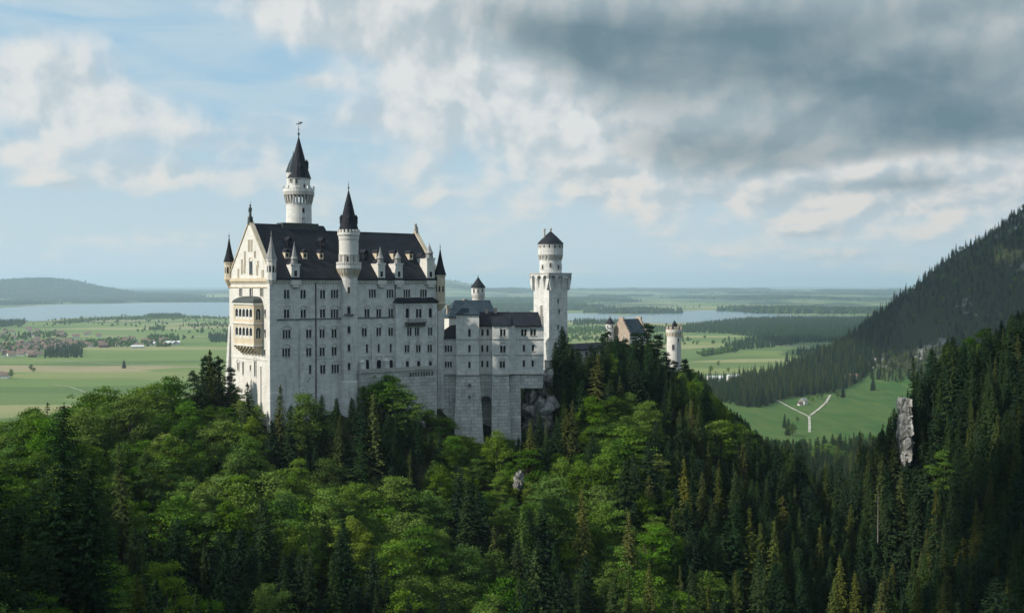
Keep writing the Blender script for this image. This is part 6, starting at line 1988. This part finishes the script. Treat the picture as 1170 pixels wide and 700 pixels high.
def house_mesh(l, w, h, r, wall_mat, roof_mat):
    b = MB(); b.box(-l / 2, l / 2, -w / 2, w / 2, -1, h)
    for s in (-1, 1):
        i = len(b.v); b.v += [(s * l / 2, -w / 2, h), (s * l / 2, w / 2, h), (s * l / 2, 0, h + r)]; b.f.append((i, i + 1, i + 2))
    t = MB(); gable_roof(t, -l / 2 - 0.6, l / 2 + 0.6, -w / 2 - 0.7, w / 2 + 0.7, h - 0.25, h + r + 0.2, 0.3)
    g = MB()
    n = max(2, int(l / 3))
    for k in range(n):
        x = -l / 2 + l * (k + 0.5) / n
        for z in ((1.6, 4.2) if h > 5 else (1.6,)):
            for s in (-1, 1):
                y = s * (w / 2 + 0.03); q = [(x - 0.5, y, z - 0.6), (x + 0.5, y, z - 0.6), (x + 0.5, y, z + 0.7), (x - 0.5, y, z + 0.7)]
                g.face(q if s < 0 else q[::-1])
    return mesh_from_mb('house', b, wall_mat), mesh_from_mb('roof', t, roof_mat), mesh_from_mb('window', g, M['glass'])

def put_house(ms, x, y, rz, s, label, group=None, name='house', cat='house'):
    o = bpy.data.objects.new(name, ms[0]); COL.objects.link(o); o.location = (x, y, h1(x, y)); o.rotation_euler = (0, 0, rz); o.scale = (s, s, s)
    tag(o, label, cat, group)
    r = bpy.data.objects.new('roof', ms[1]); COL.objects.link(r); r.parent = o
    w = bpy.data.objects.new('window', ms[2]); COL.objects.link(w); w.parent = o
    return o

def settle():
    kinds = [(house_mesh(14, 10, 6, 4.5, M['plaster'], M['terracotta']), 'white house with terracotta roof'), (house_mesh(18, 11, 6.5, 5, M['plaster'], M['terracotta']), 'long white house with terracotta roof'), (house_mesh(12, 9, 5.5, 4, M['plaster'], M['browntile']), 'white house with brown roof'), (house_mesh(20, 12, 6, 5.5, M['timber'], M['browntile']), 'dark timber barn with brown roof')]
    for poly, step, where in [([(-10, 408.5), (20, 409), (46, 408), (50, 401), (92, 397), (94, 391), (60, 389), (0, 394), (-10, 398)], 33, 'in the village front row by the fields'),
                       ([(-10, 393), (40, 389), (95, 387), (120, 387), (110, 381), (60, 378), (30, 375), (0, 377), (-10, 380)], 88, 'in the rear of the village towards the lake'),
                       ([(95, 390), (160, 388), (205, 391), (205, 396), (160, 397), (96, 397)], 62, 'in the strung-out hamlet right of the village')]:
        x, y = fill_px(poly, step, 0.35)
        if len(x) > 110:
            pick = rng.permutation(len(x))[:110]; x, y = x[pick], y[pick]
        for i in range(len(x)):
            ms, lab = kinds[int(rng.choice(4, p=[0.42, 0.2, 0.26, 0.12]))]
            put_house(ms, float(x[i]), float(y[i]), float(rng.choice([0.3, 1.87]) + rng.normal() * 0.15), float(rng.uniform(0.85, 1.2)), lab + ' ' + where, 'houses ' + where)
    def one(px, py, dims, wm, rm, rz, label, s=1.0, name='house', cat='house'):
        p = on_level(px, py, PLAIN); put_house(house_mesh(*dims, wm, rm), p.x, p.y, rz, s, label, None, name, cat)
    one(187, 394, (52, 20, 6, 3), M['plaster'], M['shedroof'], 0.1, 'largest pale metal-roofed shed right of the far village', 1, 'shed', 'shed')
    one(198, 393, (36, 16, 6, 3), M['plaster'], M['shedroof'], 0.2, 'smaller pale shed beside the largest one past the village', 1, 'shed', 'shed')
    one(157, 397.6, (30, 14, 5, 3), M['plaster'], M['shedroof'], 0.3, 'low pale shed in front of the hamlet row', 1, 'shed', 'shed')
    one(3, 432, (20, 12, 6, 4.5), M['plaster'], M['browntile'], 0.2, 'lone farmhouse in the left fields before the village', 1.0)
    one(-2, 430, (16, 10, 5, 4), M['plaster'], M['terracotta'], 0.6, 'small red-roofed house beside the lone farmhouse', 1.0)
    one(817, 436.5, (26, 14, 7, 4), M['plaster'], M['shedroof'], 0.25, 'pale flat building at the edge of the wood by the valley fields, left one', 1, 'building', 'building')
    one(838, 435.5, (22, 12, 7, 4), M['plaster'], M['shedroof'], 0.35, 'pale flat building at the edge of the wood by the valley fields, right one', 1, 'building', 'building')
    one(918, 461.5, (10, 8, 5.0, 3.5), M['plaster'], M['greyslate'], 0.9, 'small white house behind the fork of the meadow track', 1.0)
    one(914.5, 463, (6, 5, 3, 2.2), M['plaster'], M['browntile'], 0.3, 'tiny white hut beside the house at the track fork', 1.0, 'hut', 'hut')
    one(974, 439.5, (20, 12, 5, 4.5), M['plaster'], M['terracotta'], 0.15, 'house with reddish roof at the upper edge of the meadow', 1.0)
    lowk = {'b': PROTO['beech_tree'], 's': PROTO['spruce_tree'], 'f': PROTO['fir_tree']}
    def lone(px, py, k, v, s, label, squash=1.0):
        p = on_level(px, py, PLAIN); kind = {'b': 'beech_tree', 's': 'spruce_tree', 'f': 'fir_tree'}[k]
        place_tree(kind, p.x, p.y, s, v, px % 6.28, label, None, None, squash, PLAIN)
    lone(142, 420.5, 'f', 1, 0.85, 'single dark tree in the middle of the striped left fields', 1.5)
    lone(35.5, 423.5, 'b', 2, 0.95, 'single round tree in the left fields short of the village')
    lone(38.5, 425.5, 'b', 0, 0.6, 'low bush beside the round tree in the left fields', 1.3)
    lone(12.5, 433, 'b', 1, 0.9, 'round tree beside the lone farmhouse')
    lone(820.5, 418.5, 'b', 2, 0.9, 'round field tree nearest the long hedge in the valley'); lone(812, 426.5, 'b', 0, 0.9, 'round field tree left of the pale valley buildings'); lone(832, 426, 'b', 2, 0.8, 'round field tree above the pale valley buildings')
    lone(844.5, 427.5, 's', 0, 0.7, 'small spruce in the valley field, left of two'); lone(850, 428, 's', 1, 0.75, 'small spruce in the valley field, right of two')
    lone(863, 437, 's', 2, 1.15, 'tall spruce rising above the treeline by the valley fields', 1.4); lone(868.5, 438, 's', 0, 1.1, 'second tall spruce above the treeline by the valley fields', 1.4)
    lone(899, 413.5, 'f', 0, 0.95, 'dark fir at the tip of the wood in the valley field', 1.2)
    lone(997, 447.5, 'f', 0, 1.05, 'large dark fir standing in the upper meadow', 1.15); lone(963, 454, 'f', 1, 0.9, 'dark fir at the right arm of the track', 1.2); lone(957, 455, 'b', 2, 0.8, 'round tree at the end of the track, by the fir')
    lone(900, 497, 'f', 1, 0.95, 'dark fir on the lower meadow left of the track stem', 1.1); lone(906, 499, 'b', 0, 0.9, 'round tree on the lower meadow left of the track stem'); lone(911, 482, 'b', 2, 0.5, 'small bush in the meadow left of the track'); lone(896, 489, 'f', 0, 0.7, 'small dark fir in the lower left meadow')
    for i, (px, py) in enumerate([(928, 459), (934, 456), (939, 455), (924, 457)]):
        lone(px, py, 'b', i % 3, 0.45, 'small orchard bush between the arms of the meadow track', 1.2)
        COL.objects[-1]
    for o in list(COL.objects):
        if o.get('label') == 'small orchard bush between the arms of the meadow track': o['group'] = 'orchard bushes between the track arms'

# ------------------------------------------------------------------ unseen low clouds, added and shaped to shade the mountain, right bank and ravine
def shade_cloud(poly, z_ground, alt, radius, step, holes=(), seed=1):
    k = (alt - z_ground) / math.tan(SUN_ELEV)
    ox, oy = math.sin(SUN_AZ) * k, math.cos(SUN_AZ) * k
    P = np.array(poly, float); r = random.Random(seed)
    bm0 = bmesh.new(); bmesh.ops.create_icosphere(bm0, subdivisions=3, radius=1.0)
    bv = np.array([v.co[:] for v in bm0.verts]); bf = [tuple(v.index for v in f.verts) for f in bm0.faces]; bm0.free()
    b = MB()
    (x0, y0), (x1, y1) = P.min(0), P.max(0)
    x = x0
    while x < x1:
        y = y0
        while y < y1:
            cx, cy = x + r.uniform(-.5, .5) * step, y + r.uniform(-.5, .5) * step
            if in_poly(np.array([cx]), np.array([cy]), poly)[0] and all(math.hypot(cx - h[0], cy - h[1]) > h[2] + radius * 0.5 for h in holes):
                s = radius * r.uniform(0.6, 1.15)
                w = 1 + 0.5 * (fbm(bv[:, 0] * 1.7 + x, bv[:, 1] * 1.7 + y + bv[:, 2] * 1.3, 3, seed) - 0.5)
                q = bv * w[:, None] * np.array([s, s, s * 0.55]) + np.array([cx + ox, cy + oy, alt + r.uniform(0, 0.5) * radius])
                i = len(b.v); b.v += [tuple(t) for t in q]; b.f += [tuple(i + t for t in f) for f in bf]
            y += step
        x += step
    tag(b.build('cloud', M['shade_puff'], None, True), kind='structure')  # opaque puffs out of view, put there to block the sun
M['shade_puff'] = plain('shade_cloud_white', (0.9, 0.9, 0.9), 1.0, 0, 0.02, 0.01)
shade_cloud([(560, 1420), (1350, 1420), (1600, 3200), (560, 3200)], 0, 1000, 120, 135, seed=4)
shade_cloud([(-170, 10), (-170, 226), (-30, 240), (46, 252), (84, 292), (108, 326), (132, 400), (176, 500), (230, 590), (420, 590), (420, -80), (0, -80)], -60, 900, 28, 40, [(80, 236, 24), (95, 226, 20), (165, 330, 10), (140, 290, 8), (190, 380, 10), (230, 470, 16), (250, 540, 16), (-40, 196, 8), (120, 225, 6)], seed=9)  # gaps in the puffs let sun reach chosen trees

# ------------------------------------------------------------------ air
def haze():
    b = MB(); b.box(-50000, 50000, -7000, 64000, PLAIN - 1.5, 300)
    m = bpy.data.materials.new('haze_air'); m.use_nodes = True; m.node_tree.nodes.clear()
    g = Graph(m.node_tree); out = g.node('ShaderNodeOutputMaterial')
    v = g.node('ShaderNodeVolumePrincipled')
    v.inputs['Color'].default_value = (0.67, 0.84, 1.0, 1); v.inputs['Density'].default_value = HAZE; v.inputs['Anisotropy'].default_value = 0.2
    m.node_tree.links.new(v.outputs[0], out.inputs['Volume'])
    o = b.build('haze', m); tag(o, kind='stuff')
HAZE = 5.2e-5

plant_forest()
plant_heroes()
far_woods()
settle()
haze()
